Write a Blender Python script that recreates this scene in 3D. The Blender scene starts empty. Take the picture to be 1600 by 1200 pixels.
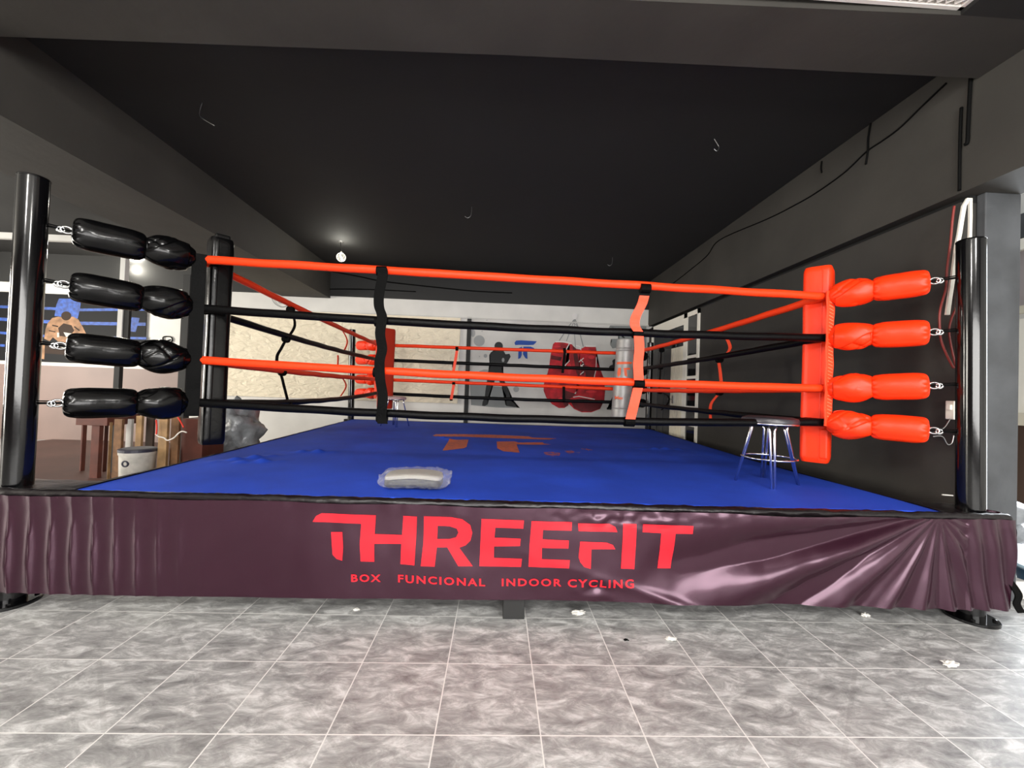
import bpy, bmesh, math, random
from mathutils import Vector, Matrix, noise
random.seed(7)
C = bpy.context.scene.collection
sc = bpy.context.scene
R = math.radians
# ------------------------------------------------------------------ camera
F = 633.08; YAW, PIT, ROL = .0362, .0182, .0358
CAM = Vector((-.2235, -2.4737, 1.3675))
_f = Vector((math.sin(YAW)*math.cos(PIT), math.cos(YAW)*math.cos(PIT), math.sin(PIT)))
_r = Vector((math.cos(YAW), -math.sin(YAW), 0)); _u = _r.cross(_f)
_r2 = math.cos(ROL)*_r + math.sin(ROL)*_u; _u2 = -math.sin(ROL)*_r + math.cos(ROL)*_u
cd = bpy.data.cameras.new('camera'); co = bpy.data.objects.new('camera', cd); C.objects.link(co)
cd.sensor_width = 36; cd.lens = F/1600*36; cd.clip_start = .05; cd.clip_end = 100
m = Matrix((_r2, _u2, -_f)).transposed().to_4x4(); m.translation = CAM; co.matrix_world = m
sc.camera = co

def at(px, py, ax, v):
    """point where the line of sight through a photo pixel meets the plane axis=v"""
    d = _f + _r2*((px-800)/F) - _u2*((py-600)/F)
    return CAM + d*((v-CAM[ax])/d[ax])

# ------------------------------------------------------------------ materials
def mat(name, col, rough=.5, metal=0, spec=.5, bump=0, bscale=40, var=0, vscale=6, emit=None, estr=0, coat=0, trans=0, alpha=1, sheen=0, col2=None, detail=4):
    m = bpy.data.materials.new(name); m.use_nodes = True
    nt = m.node_tree; b = nt.nodes['Principled BSDF']
    b.inputs['Base Color'].default_value = (*col, 1); b.inputs['Roughness'].default_value = rough
    b.inputs['Metallic'].default_value = metal; b.inputs['Specular IOR Level'].default_value = spec
    b.inputs['Coat Weight'].default_value = coat; b.inputs['Transmission Weight'].default_value = trans
    b.inputs['Alpha'].default_value = alpha; b.inputs['Sheen Weight'].default_value = sheen
    if emit: b.inputs['Emission Color'].default_value = (*emit, 1); b.inputs['Emission Strength'].default_value = estr
    tc = nt.nodes.new('ShaderNodeTexCoord')
    if var or col2:
        n = nt.nodes.new('ShaderNodeTexNoise'); n.inputs['Scale'].default_value = vscale; n.inputs['Detail'].default_value = detail
        nt.links.new(tc.outputs['Object'], n.inputs['Vector'])
        r = nt.nodes.new('ShaderNodeValToRGB')
        lo = tuple(c*(1-var) for c in col); hi = col2 if col2 else tuple(min(1, c*(1+var)) for c in col)
        r.color_ramp.elements[0].position = .35; r.color_ramp.elements[1].position = .65
        r.color_ramp.elements[0].color = (*lo, 1); r.color_ramp.elements[1].color = (*hi, 1)
        nt.links.new(n.outputs['Fac'], r.inputs['Fac']); nt.links.new(r.outputs['Color'], b.inputs['Base Color'])
    if bump:
        n2 = nt.nodes.new('ShaderNodeTexNoise'); n2.inputs['Scale'].default_value = bscale; n2.inputs['Detail'].default_value = 5
        nt.links.new(tc.outputs['Object'], n2.inputs['Vector'])
        bp = nt.nodes.new('ShaderNodeBump'); bp.inputs['Strength'].default_value = bump; bp.inputs['Distance'].default_value = .01
        nt.links.new(n2.outputs['Fac'], bp.inputs['Height']); nt.links.new(bp.outputs['Normal'], b.inputs['Normal'])
    return m

def floor_mat():
    m = mat('tile_floor', (.3, .3, .3), .32); nt = m.node_tree; N = nt.nodes.new; L = nt.links.new
    b = nt.nodes['Principled BSDF']; g = N('ShaderNodeNewGeometry'); s = N('ShaderNodeSeparateXYZ'); L(g.outputs['Position'], s.inputs[0])
    def math_(op, a, b_=None, c=None):
        n = N('ShaderNodeMath'); n.operation = op
        for i, v in enumerate((a, b_, c)):
            if v is None: continue
            if isinstance(v, (int, float)): n.inputs[i].default_value = v
            else: L(v, n.inputs[i])
        return n.outputs[0]
    T = .42
    def cell(o): return math_('DIVIDE', math_('ADD', o, 42.0), T)
    cx, cy = cell(s.outputs[0]), cell(s.outputs[1])
    def edge(o):
        fr = math_('FRACT', o); return math_('MINIMUM', fr, math_('SUBTRACT', 1, fr))
    ed = math_('MINIMUM', edge(cx), edge(cy))
    gr = math_('LESS_THAN', ed, .0065)
    # marbled glaze, different in each tile
    cv = N('ShaderNodeCombineXYZ'); L(math_('FLOOR', cx), cv.inputs[0]); L(math_('FLOOR', cy), cv.inputs[1])
    wn = N('ShaderNodeTexWhiteNoise'); L(cv.outputs[0], wn.inputs['Vector'])
    off = N('ShaderNodeVectorMath'); off.operation = 'MULTIPLY_ADD'; L(wn.outputs['Color'], off.inputs[0]); off.inputs[1].default_value = (7, 7, 7); L(g.outputs['Position'], off.inputs[2])
    mp = N('ShaderNodeMapping'); mp.inputs['Rotation'].default_value = (0, 0, .6); mp.inputs['Scale'].default_value = (1, 2.2, 1); L(off.outputs[0], mp.inputs['Vector'])
    n1 = N('ShaderNodeTexNoise'); n1.inputs['Scale'].default_value = 6.5; n1.inputs['Detail'].default_value = 10; n1.inputs['Roughness'].default_value = .72; n1.inputs['Distortion'].default_value = .5; L(mp.outputs[0], n1.inputs['Vector'])
    rp = N('ShaderNodeValToRGB'); e = rp.color_ramp.elements
    e[0].position = .32; e[0].color = (.15, .15, .15, 1); e[1].position = .66; e[1].color = (.68, .68, .675, 1)
    k = e.new(.5); k.color = (.35, .348, .345, 1)
    L(n1.outputs['Fac'], rp.inputs['Fac'])
    # faint embossed diagonals across every second tile
    ux, uy = math_('FRACT', cx), math_('FRACT', cy)
    dg = math_('MINIMUM', math_('ABSOLUTE', math_('SUBTRACT', ux, uy)), math_('ABSOLUTE', math_('SUBTRACT', math_('ADD', ux, uy), 1)))
    dl = math_('MULTIPLY', math_('LESS_THAN', dg, .03), math_('GREATER_THAN', wn.outputs['Value'], .45))
    n3 = N('ShaderNodeTexNoise'); n3.inputs['Scale'].default_value = 60; L(g.outputs['Position'], n3.inputs['Vector'])
    dl2 = math_('MULTIPLY', dl, math_('MULTIPLY', n3.outputs['Fac'], .42))
    mx0 = N('ShaderNodeMixRGB'); L(dl2, mx0.inputs['Fac']); L(rp.outputs['Color'], mx0.inputs[1]); mx0.inputs[2].default_value = (.2, .195, .19, 1)
    mx = N('ShaderNodeMixRGB'); L(gr, mx.inputs['Fac']); L(mx0.outputs[0], mx.inputs[1]); mx.inputs[2].default_value = (.72, .71, .69, 1)
    L(mx.outputs[0], b.inputs['Base Color'])
    L(math_('MULTIPLY_ADD', n1.outputs['Fac'], .3, .28), b.inputs['Roughness'])
    bp = N('ShaderNodeBump'); bp.inputs['Strength'].default_value = .25; bp.inputs['Distance'].default_value = .004
    L(math_('SUBTRACT', n1.outputs['Fac'], gr), bp.inputs['Height']); L(bp.outputs['Normal'], b.inputs['Normal'])
    return m

M = dict(
 floor=floor_mat(),
 steel=mat('black_steel', (.0025, .0025, .003), .13, spec=.45, coat=.15, bump=.03, bscale=12),
 vinylb=mat('black_vinyl', (.0018, .0018, .002), .19, spec=.28, bump=.12, bscale=22),
 vinylo=mat('orange_vinyl', (.90, .036, .004), .38, spec=.3, bump=.12, bscale=22),
 padshade=mat('shaded_orange_vinyl', (.45, .03, .012), .45, spec=.3),  # orange vinyl with shade put into the colour, for the far left pad
 ropeo=mat('orange_rope_sleeve', (.92, .048, .007), .45, spec=.25, bump=.15, bscale=30),
 ropeb=mat('black_rope_sleeve', (.0018, .0018, .002), .42, spec=.12, bump=.2, bscale=35),
 webo=mat('orange_webbing', (.93, .06, .012), .55, bump=.2, bscale=90),
 webb=mat('black_webbing', (.0018, .0018, .0018), .6, spec=.06, bump=.3, bscale=60),
 webw=mat('pale_orange_piping', (.95, .35, .2), .5),
 canvas=mat('blue_canvas', (.016, .062, .50), .75, spec=.2, bump=.25, bscale=3.5, var=.12, vscale=2.0),
 border=mat('black_vinyl_edging', (.006, .004, .005), .3, spec=.4, bump=.5, bscale=18),
 banner=mat('dark_plum_banner_vinyl', (.020, .0048, .0105), .25, spec=.62, coat=.08, bump=.12, bscale=7, var=.0),
 letter=mat('red_banner_print', (.80, .012, .024), .45, spec=.3),
 deck=mat('dark_deck_timber', (.03, .022, .018), .7),
 darkwall=mat('charcoal_wall_paint', (.030, .0275, .024), .75, bump=.3, bscale=9, var=.12, vscale=1.6),
 beamp=mat('charcoal_beam_paint', (.037, .034, .029), .75, bump=.4, bscale=6, var=.15, vscale=1.3),
 ceil=mat('black_ceiling_paint', (.0085, .008, .0075), .85, bump=.3, bscale=5, var=.1, vscale=1.0),
 blackp=mat('black_paint', (.012, .012, .012), .7),
 groove=mat('black_gap', (.004, .004, .004), .9),
 colp=mat('grey_column_paint', (.060, .064, .070), .6, bump=.5, bscale=8, var=.25, vscale=3),
 white=mat('white_wall_paint', (.66, .65, .62), .75, bump=.2, bscale=10, var=.05, vscale=2),
 grime=mat('grey_wall_paint', (.55, .54, .515), .75, bump=.2, bscale=8, var=.08, vscale=2),
 mauve=mat('mauve_dado_paint', (.20, .137, .12), .55, var=.08, vscale=1.2),
 whitetrim=mat('white_gloss_trim', (.85, .82, .73), .4),
 glassd=mat('dark_glass', (.01, .01, .011), .08, spec=.8),
 silver=mat('grey_silver_vinyl', (.34, .33, .32), .42, metal=.25, spec=.5, bump=.1, bscale=10, var=.15, vscale=7),
 chrome=mat('chrome', (.82, .82, .85), .22, metal=1),
 zinc=mat('zinc_hardware', (.5, .5, .5), .3, metal=1),
 seatgrey=mat('dark_vinyl_seat', (.03, .028, .035), .35, spec=.6),
 wood=mat('brown_timber', (.20, .10, .045), .65, var=.3, vscale=9),
 woodp=mat('pale_timber', (.36, .22, .10), .65, var=.25, vscale=8),
 woodd=mat('dark_red_timber', (.10, .025, .015), .6, var=.2, vscale=6),
 bucket=mat('white_bucket_plastic', (.5, .48, .44), .45, var=.15, vscale=12),
 lid=mat('dark_lid', (.03, .03, .05), .4),
 red=mat('red_cord', (.8, .03, .01), .5), whitec=mat('white_cord', (.8, .75, .68), .5),
 maroon=mat('red_wire', (.22, .03, .025), .4),
 blackc=mat('black_cord', (.003, .003, .003), .7, spec=.08),
 paper=mat('paper_scrap', (.7, .68, .64), .8),
 mesh=mat('white_expanded_metal', (.72, .68, .64), .5, emit=None),
 bulbg=mat('clear_bulb_glass', (.9, .9, .85), .03, trans=1, spec=.5),
 lamp=mat('lit_lamp_disc', (1, 1, 1), .5, emit=(1, .97, .85), estr=40),
 filament=mat('lit_filament', (1, 1, 1), .5, emit=(1, .93, .75), estr=12),
 mblack=mat('mural_black', (.012, .014, .015), .7), mgrey=mat('mural_grey', (.22, .235, .235), .8),
 mlgrey=mat('mural_light_grey', (.30, .31, .31), .8), mblue=mat('mural_blue', (.008, .06, .33), .7),
 mred=mat('mural_red', (.42, .006, .014), .7, var=.45, vscale=4.5), mdred=mat('mural_dark_red', (.10, .003, .006), .7, var=.4, vscale=5),
 mwhite=mat('mural_white', (.7, .68, .66), .7), mlred=mat('mural_bright_red', (.6, .02, .03), .7),
 pblack=mat('poster_black', (.006, .0065, .008), .6, spec=.15), pblue=mat('poster_blue', (.012, .06, .30), .6, var=.4, vscale=14),
 skin=mat('poster_skin', (.30, .165, .09), .6, spec=.2, var=.4, vscale=5), skind=mat('poster_skin_dark', (.03, .016, .010), .6, spec=.15), psilver=mat('poster_silver', (.38, .38, .34), .5),
 orangeprint=mat('orange_print', (.9, .12, .03), .5),
 cardboard=mat('cardboard', (.33, .20, .11), .8), bluep=mat('pale_blue_lid_plastic', (.20, .28, .33), .4), bluebin=mat('blue_bin_plastic', (.02, .10, .19), .4),
 brownw=mat('dark_brown_panel', (.05, .028, .018), .6), cushionsheen=mat('painted_cushion_sheen', (.33, .31, .27), .7, spec=.2), cream=mat('cream_trim', (.6, .56, .45), .6), greyl=mat('pale_grey_panel', (.6, .6, .66), .6), mauvel=mat('pale_mauve_panel', (.33, .29, .29), .6),
 ddl=mat('dark_fluted_steel', (.06, .06, .06), .4, spec=.5), wcorr=mat('cream_corrugated_panel', (.88, .83, .68), .5),
 matbrown=mat('red_brown_mat', (.075, .032, .024), .5, var=.2, vscale=1.5),
 pinkseat=mat('pale_pink_vinyl_seat', (.42, .27, .27), .45),
 paperb=mat('black_cushion', (.012, .011, .012), .5),
)
M['banner'].node_tree.nodes['Principled BSDF'].inputs['Specular Tint'].default_value = (1, .66, .84, 1)
# cream rendered stone wall: strong relief
def stone_mat():
    m = mat('cream_rough_render', (.80, .72, .56), .8); nt = m.node_tree; b = nt.nodes['Principled BSDF']
    tc = nt.nodes['Texture Coordinate']
    mp = nt.nodes.new('ShaderNodeMapping'); mp.inputs['Rotation'].default_value = (0, .7, 0); mp.inputs['Scale'].default_value = (1, 1, 2.2)
    nt.links.new(tc.outputs['Object'], mp.inputs['Vector'])
    n = nt.nodes.new('ShaderNodeTexNoise'); n.inputs['Scale'].default_value = 4.2; n.inputs['Detail'].default_value = 9; n.inputs['Distortion'].default_value = 1.0
    nt.links.new(mp.outputs[0], n.inputs['Vector'])
    v = nt.nodes.new('ShaderNodeTexVoronoi'); v.inputs['Scale'].default_value = 5; v.feature = 'DISTANCE_TO_EDGE'
    nt.links.new(mp.outputs[0], v.inputs['Vector'])
    a = nt.nodes.new('ShaderNodeMath'); a.operation = 'MULTIPLY_ADD'; a.inputs[1].default_value = .25
    nt.links.new(v.outputs['Distance'], a.inputs[0]); nt.links.new(n.outputs['Fac'], a.inputs[2])
    bp = nt.nodes.new('ShaderNodeBump'); bp.inputs['Strength'].default_value = .9; bp.inputs['Distance'].default_value = .06
    nt.links.new(a.outputs[0], bp.inputs['Height']); nt.links.new(bp.outputs['Normal'], b.inputs['Normal'])
    return m
M['stone'] = stone_mat()
def rim_mat():
    m = mat('lit_bulb_glass', (.9, .88, .8), .05, emit=(1, .95, .82), estr=.9); nt = m.node_tree; b = nt.nodes['Principled BSDF']
    lw = nt.nodes.new('ShaderNodeLayerWeight'); lw.inputs['Blend'].default_value = .35
    mr = nt.nodes.new('ShaderNodeMapRange'); mr.inputs['From Min'].default_value = .35; mr.inputs['From Max'].default_value = .85; mr.inputs['To Min'].default_value = .06; mr.inputs['To Max'].default_value = 1
    nt.links.new(lw.outputs['Facing'], mr.inputs['Value']); nt.links.new(mr.outputs[0], b.inputs['Alpha']); return m
M['bulbg'] = rim_mat()
def wear_mat(name, col, under, sc_=14, lo=.42, hi=.5):
    m = mat(name, col, .6); nt = m.node_tree; b = nt.nodes['Principled BSDF']
    n = nt.nodes.new('ShaderNodeTexNoise'); n.inputs['Scale'].default_value = sc_; n.inputs['Detail'].default_value = 6
    nt.links.new(nt.nodes['Texture Coordinate'].outputs['Object'], n.inputs['Vector'])
    r = nt.nodes.new('ShaderNodeValToRGB'); e = r.color_ramp.elements
    e[0].position = lo; e[0].color = (*under, 1); e[1].position = hi; e[1].color = (*col, 1)
    nt.links.new(n.outputs['Fac'], r.inputs['Fac']); nt.links.new(r.outputs[0], b.inputs['Base Color']); return m
M['canvasprint'] = wear_mat('worn_orange_canvas_print', (.58, .10, .03), (.25, .06, .08), 22, .3, .5)
M['canvasfaint'] = wear_mat('faded_orange_canvas_print', (.42, .07, .05), (.012, .05, .40), 18, .45, .55)
def plastic_mat():
    m = mat('clear_plastic_wrap', (.75, .75, .78), .08, spec=1.0, bump=1.0, bscale=60, alpha=.13); return m
M['plastic'] = plastic_mat()
M['plasticw'] = mat('milky_plastic_sheet', (.24, .255, .27), .25, spec=.8, bump=1.0, bscale=14, var=.2, vscale=9)

# ------------------------------------------------------------------ builders
class MB:
    def __init__(s): s.bm = bmesh.new()
    def box(s, a, b, mtx=None):
        x0, y0, z0 = a; x1, y1, z1 = b
        v = [s.bm.verts.new((mtx @ Vector(p)) if mtx else p) for p in ((x0,y0,z0),(x1,y0,z0),(x1,y1,z0),(x0,y1,z0),(x0,y0,z1),(x1,y0,z1),(x1,y1,z1),(x0,y1,z1))]
        for f in ((3,2,1,0),(4,5,6,7),(0,1,5,4),(1,2,6,5),(2,3,7,6),(3,0,4,7)): s.bm.faces.new([v[i] for i in f])
        return s
    def prism(s, base, off):
        """solid between polygon base and the same polygon shifted by off"""
        a = [s.bm.verts.new(Vector(p)) for p in base]; b = [s.bm.verts.new(Vector(p)+Vector(off)) for p in base]
        n = len(a); s.bm.faces.new(a); s.bm.faces.new(b[::-1])
        for i in range(n): s.bm.faces.new((a[i], b[i], b[(i+1) % n], a[(i+1) % n])) if False else s.bm.faces.new((a[(i+1) % n], a[i], b[i], b[(i+1) % n]))
        return s
    def ngon(s, pts): s.bm.faces.new([s.bm.verts.new(Vector(p)) for p in pts]); return s
    def tube(s, pts, r, seg=12, cap=True, rf=None):
        pts = [Vector(p) for p in pts]; rings = []; up = None
        for i, p in enumerate(pts):
            t = (pts[min(i+1, len(pts)-1)] - pts[max(i-1, 0)]).normalized()
            if up is None:
                up = Vector((0, 0, 1)) if abs(t.z) < .9 else Vector((0, 1, 0))
            a = t.cross(up).normalized(); b = a.cross(t).normalized(); up = b
            rr = r if rf is None else rf(i/(len(pts)-1))
            rings.append([s.bm.verts.new(p + rr*(math.cos(2*math.pi*k/seg)*a + math.sin(2*math.pi*k/seg)*b)) for k in range(seg)])
        for i in range(len(rings)-1):
            for k in range(seg): s.bm.faces.new((rings[i][k], rings[i][(k+1) % seg], rings[i+1][(k+1) % seg], rings[i+1][k]))
        if cap: s.bm.faces.new(rings[0][::-1]); s.bm.faces.new(rings[-1])
        return s
    def lathe(s, prof, c=(0,0,0), seg=32, ax=None):
        rings = []; c = Vector(c)
        for r, z in prof:
            rings.append([s.bm.verts.new(c + Vector((r*math.cos(2*math.pi*k/seg), r*math.sin(2*math.pi*k/seg), z))) for k in range(seg)])
        for i in range(len(rings)-1):
            for k in range(seg): s.bm.faces.new((rings[i][k], rings[i][(k+1) % seg], rings[i+1][(k+1) % seg], rings[i+1][k]))
        s.bm.faces.new(rings[0][::-1]); s.bm.faces.new(rings[-1]); return s
    def torus(s, c, R_, r, ax='z', seg=28, sg=8, e=1, mtx=None):
        rings = []
        for k in range(seg):
            a = 2*math.pi*k/seg; ring = []
            for j in range(sg):
                b = 2*math.pi*j/sg; q = R_ + r*math.cos(b)
                p = Vector((q*math.cos(a), q*e*math.sin(a), r*math.sin(b)))
                if ax == 'y': p = Vector((p.x, p.z, p.y))
                if ax == 'x': p = Vector((p.z, p.x, p.y))
                if mtx: p = mtx @ p
                ring.append(s.bm.verts.new(p + Vector(c)))
            rings.append(ring)
        for k in range(seg):
            for j in range(sg): s.bm.faces.new((rings[k][j], rings[(k+1) % seg][j], rings[(k+1) % seg][(j+1) % sg], rings[k][(j+1) % sg]))
        return s
    def grid(s, fn, nu, nv, wrap=False):
        g = [[s.bm.verts.new(fn(i/(nu-1), j/(nv-1 if not wrap else nv))) for j in range(nv)] for i in range(nu)]
        for i in range(nu-1):
            for j in range(nv if wrap else nv-1):
                s.bm.faces.new((g[i][j], g[i+1][j], g[i+1][(j+1) % nv], g[i][(j+1) % nv]))
        if wrap: s.bm.faces.new(g[0]); s.bm.faces.new(g[-1][::-1])
        return s
    def ribbon(s, pts, w, th, side):
        """flat band through pts, w wide along side, th thick"""
        pts = [Vector(p) for p in pts]; side = Vector(side).normalized(); rings = []
        for i, p in enumerate(pts):
            t = (pts[min(i+1, len(pts)-1)] - pts[max(i-1, 0)]).normalized(); n = t.cross(side).normalized()
            rings.append([s.bm.verts.new(p + side*sx*w/2 + n*sn*th/2) for sx, sn in ((-1,-1),(1,-1),(1,1),(-1,1))])
        for i in range(len(rings)-1):
            for k in range(4): s.bm.faces.new((rings[i][k], rings[i][(k+1) % 4], rings[i+1][(k+1) % 4], rings[i+1][k]))
        s.bm.faces.new(rings[0][::-1]); s.bm.faces.new(rings[-1]); return s
    def build(s, name, m, parent=None, smooth=False, bevel=0, solid=0, sub=0):
        s.bm.normal_update(); bmesh.ops.recalc_face_normals(s.bm, faces=s.bm.faces)
        me = bpy.data.meshes.new(name); s.bm.to_mesh(me); s.bm.free()
        o = bpy.data.objects.new(name, me); C.objects.link(o)
        me.materials.append(M[m] if isinstance(m, str) else m)
        if parent is not None:
            o.parent = parent; o.matrix_parent_inverse = parent.matrix_world.inverted() if parent.type != 'EMPTY' else Matrix.Translation(-Vector(parent.location))
        if smooth:
            for p in me.polygons: p.use_smooth = True
        if solid: k = o.modifiers.new('s', 'SOLIDIFY'); k.thickness = solid; k.offset = 0
        if bevel: k = o.modifiers.new('b', 'BEVEL'); k.width = bevel; k.segments = 3; k.limit_method = 'ANGLE'; k.angle_limit = R(40)
        if sub: k = o.modifiers.new('d', 'SUBSURF'); k.levels = sub; k.render_levels = sub
        return o
def tag(o, label=None, cat=None, group=None, kind=None):
    if label: o['label'] = label
    if cat: o['category'] = cat
    if group: o['group'] = group
    if kind: o['kind'] = kind
    return o
def thing(name, label, cat, loc=(0,0,0), group=None):
    o = bpy.data.objects.new(name, None); C.objects.link(o); o.location = loc; o.empty_display_size = .1
    return tag(o, label, cat, group)
def struct(o): o['kind'] = 'structure'; return o
def smooth_path(pts, n=8):
    pts = [Vector(p) for p in pts]; out = []
    P_ = [pts[0]] + pts + [pts[-1]]
    for i in range(1, len(P_)-2):
        for k in range(n):
            t = k/n; a, b, c, d = P_[i-1], P_[i], P_[i+1], P_[i+2]
            out.append(.5*((2*b) + (c-a)*t + (2*a-5*b+4*c-d)*t*t + (3*b-a-3*c+d)*t**3))
    out.append(pts[-1]); return out
def arc_autosmooth(o):
    for p in o.data.polygons: p.use_smooth = True
    o.data.set_sharp_from_angle(angle=R(40)) if hasattr(o.data, 'set_sharp_from_angle') else None
    return o

# ================================================================== SETTING
ZC, XW, YB = 3.93, 3.10, 6.45
struct(MB().box((-13, -8, -.1), (11, YB+.3, 0)).build('floor', 'floor'))
struct(MB().box((-13, -.2, ZC), (XW+.4, YB+.3, ZC+.15)).build('ceiling', 'ceil'))
# front cross beam, right near beam, left lengthwise beam, right wall beam
struct(MB().prism([(-13, .15, 3.7), (-3.9, -.02, 3.7), (.57, -.15, 3.7), (2.45, -.2, 3.7), (XW, -.2, 3.7), (XW, .235, 3.7), (-.2, .30, 3.7), (-3.9, .43, 3.7), (-13, .70, 3.7)], (0, 0, .35)).build('trim_1', 'beamp'))
struct(MB().box((2.45, -8, 3.7), (XW, -.2, ZC+.15)).build('trim_2', 'ceil'))
struct(MB().box((-4.95, .25, 3.25), (-3.92, YB, ZC)).build('trim_3', 'beamp'))
struct(MB().box((XW, -8, 2.93), (XW+.42, YB, ZC+.15)).build('trim_4', 'beamp'))
# ceiling over the near bay, above the metal mesh
struct(MB().box((-13, -8, ZC+.02), (2.45, -.2, ZC+.15)).build('ceiling', 'white'))
# right wall panel below its beam with a dark gap
struct(MB().box((XW+.03, .36, 0), (XW+.3, YB, 2.875)).build('wall_right', 'darkwall'))
struct(MB().box((XW+.10, .36, 2.875), (XW+.3, YB, 2.93)).build('trim_5', 'groove'))
# column at the near end of that wall
o = MB().box((XW+.15, .30, 0), (XW+.42, .36, 2.93)).box((XW+.30, .36, 0), (XW+.42, .62, 2.93)).build('trim_6', 'colp', bevel=.008); struct(o)
# back wall: plain masonry, painted regions as slabs of their own
wb = struct(MB().box((-13, YB, 0), (XW+.3, YB+.3, ZC+.15)).build('wall_back', 'white'))
def wx(px, py=560): return at(px, py, 1, YB).x
def wz(px, py): return at(px, py, 1, YB).z
MB().box((-13, YB-.03, 3.30), (XW, YB+.01, ZC)).build('upper_black_band', 'blackp', wb)
MB().box((-6.22, YB-.05, 1.06), (-1.08, YB+.01, 2.93)).build('rendered_panel', 'stone', wb)
MB().box((-.95, YB-.012, 0), (XW, YB+.01, 2.93)).build('mural_ground', 'grime', wb)
MB().box((-.93, YB-.03, .0), (-.84, YB+.01, 2.96)).build('black_strip', 'blackp', wb)
MB().box((-13, YB-.03, 0), (-6.93, YB+.01, 1.56)).build('dado', 'mauve', wb)
MB().box((-6.2, YB-.035, 2.93), (XW, YB+.01, 2.955)).build('seam', 'grime', wb)
struct(MB().box((-13.1, -8, 0), (-13, YB, ZC)).build('wall_left', 'mauve'))
struct(MB().box((-13.1, -8.1, 0), (6.1, -8, 4.7)).build('wall_front', 'brownw'))
struct(MB().box((XW+.3, 9, 0), (6.1, 9.1, 4.7)).build('wall_far_back', 'white'))

# ---- side door and sidelight in the right wall
D = thing('door_1', None, None, (XW, 5.2, 0)); D['kind'] = 'structure'
def wy(px, py): return at(px, py, 0, XW).y
y0, y1, y2 = wy(1090, 560), wy(1071, 560), wy(1017, 560)
xt = XW+.03
MB().box((xt-.03, y0, 0), (xt+.01, y0+.05, 2.87)).box((xt-.03, y2-.09, 0), (xt+.01, y2, 2.87)).box((xt-.03, y0, 2.79), (xt+.01, y2, 2.87)).box((xt-.03, y1-.03, 0), (xt+.01, y1+.10, 2.87)).build('door_frame', 'whitetrim', D)
MB().box((xt-.012, y0+.05, .02), (xt, y1-.03, 2.79)).build('sidelight_glass', 'glassd', D)
b = MB()
for z in (.9, 1.2, 1.72, 2.08, 2.46): b.box((xt-.025, y0+.05, z-.025), (xt-.008, y1-.03, z+.025))
b.build('glazing_bar', 'whitetrim', D)
MB().box((xt-.014, y1+.10, 2.3), (xt, y2-.09, 2.68)).build('transom_glass', 'glassd', D)
MB().box((xt-.03, y1+.10, 2.68), (xt, y2-.09, 2.79)).build('transom_rail', 'whitetrim', D)
ym = y1 + .62
b = MB(); n = 11
for i in range(n):
    a = y1+.10 + (ym-y1-.10)*i/n; w = (ym-y1-.10)/n
    b.box((xt-.026, a+.004, .02), (xt-.004, a+w-.012, 2.3)); 
b.box((xt-.012, y1+.10, .02), (xt, ym, 2.3)); b.build('corrugated_panel', 'wcorr', D)
b = MB()
for i in range(6):
    a = ym + (y2-.09-ym)*i/6; w = (y2-.09-ym)/6
    b.box((xt-.03+.01*(i % 2), a, .02), (xt, a+w-.01, 2.3))
b.build('dark_leaf', 'ddl', D)
b = MB(); b.box((xt-.05, ym-.20, 1.25), (xt-.02, ym-.15, 1.40)).tube([(xt-.05, ym-.18, 1.33), (xt-.09, ym-.18, 1.33), (xt-.09, ym-.08, 1.33)], .010, 8)
b.build('door_handle', 'zinc', D)

# ---- mural painted on the back wall (flat paint, belongs to the wall)
YM = YB-.0145
def mp_(ox, oy, s):
    return lambda x, y, d=0: (lambda p: Vector((p.x, YM-d, p.z)))(at(ox+x/s, oy+y/s, 1, YM))
def shape(pts, f, d=0, th=.001): return [f(x, y, d) for x, y in pts]
def flat(name, m, polys, f, d=0, parent=wb):
    b = MB()
    for i, pl in enumerate(polys):
        b.ngon([f(x, y, d + i*.00015) for x, y in pl])
    bmesh.ops.triangulate(b.bm, faces=b.bm.faces[:])
    o = b.build(name, m, parent, solid=0)
    # turn towards the room
    return o
def circ(cx, cy, rx, ry=None, n=20): ry = ry or rx; return [(cx+rx*math.cos(2*math.pi*k/n), cy+ry*math.sin(2*math.pi*k/n)) for k in range(n)]
def line(p, w):
    out = []; L_, R_ = [], []
    for i in range(len(p)):
        a = Vector(p[max(i-1, 0)]); c = Vector(p[min(i+1, len(p)-1)]); t = (c-a).normalized(); nn = Vector((-t.y, t.x))*w/2
        q = Vector(p[i]); L_.append(tuple(q+nn)); R_.append(tuple(q-nn))
    return L_ + R_[::-1]
f1 = mp_(730, 480, 6.667)
flat('painted_splash', 'mlgrey', [circ(125,350,58), circ(190,507,20), circ(128,513,6), circ(510,855,30), [(90,700),(130,665),(170,650),(215,650),(225,720),(100,720)], circ(60,270,24,40), circ(155,250,6), circ(205,135,5), circ(400,700,8)], f1)
flat('painted_ground_shadow', 'mgrey', [[(30,800),(360,830),(400,1020),(550,1050),(300,1045),(40,1020)]], f1)
flat('painted_boxer', 'mblack', [circ(328,405,44,44), [(290,440),(370,440),(400,490),(440,485),(453,515),(435,550),(420,560),(410,590),(375,610),(358,640),(372,670),(376,725),(212,725),(222,660),(240,620),(230,560),(228,500),(245,472),(290,462)],
  [(213,715),(300,715),(285,760),(255,830),(230,900),(212,960),(212,1015),(180,1030),(155,1025),(160,985),(182,940),(190,870),(200,800)],
  [(310,715),(376,715),(392,780),(430,850),(450,920),(457,975),(495,1005),(515,1032),(500,1042),(410,1028),(402,980),(405,920),(372,850),(340,780)]], f1, .001)
flat('painted_elbow_gap', 'mlgrey', [circ(374,550,14,22)], f1, .0025)
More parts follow.
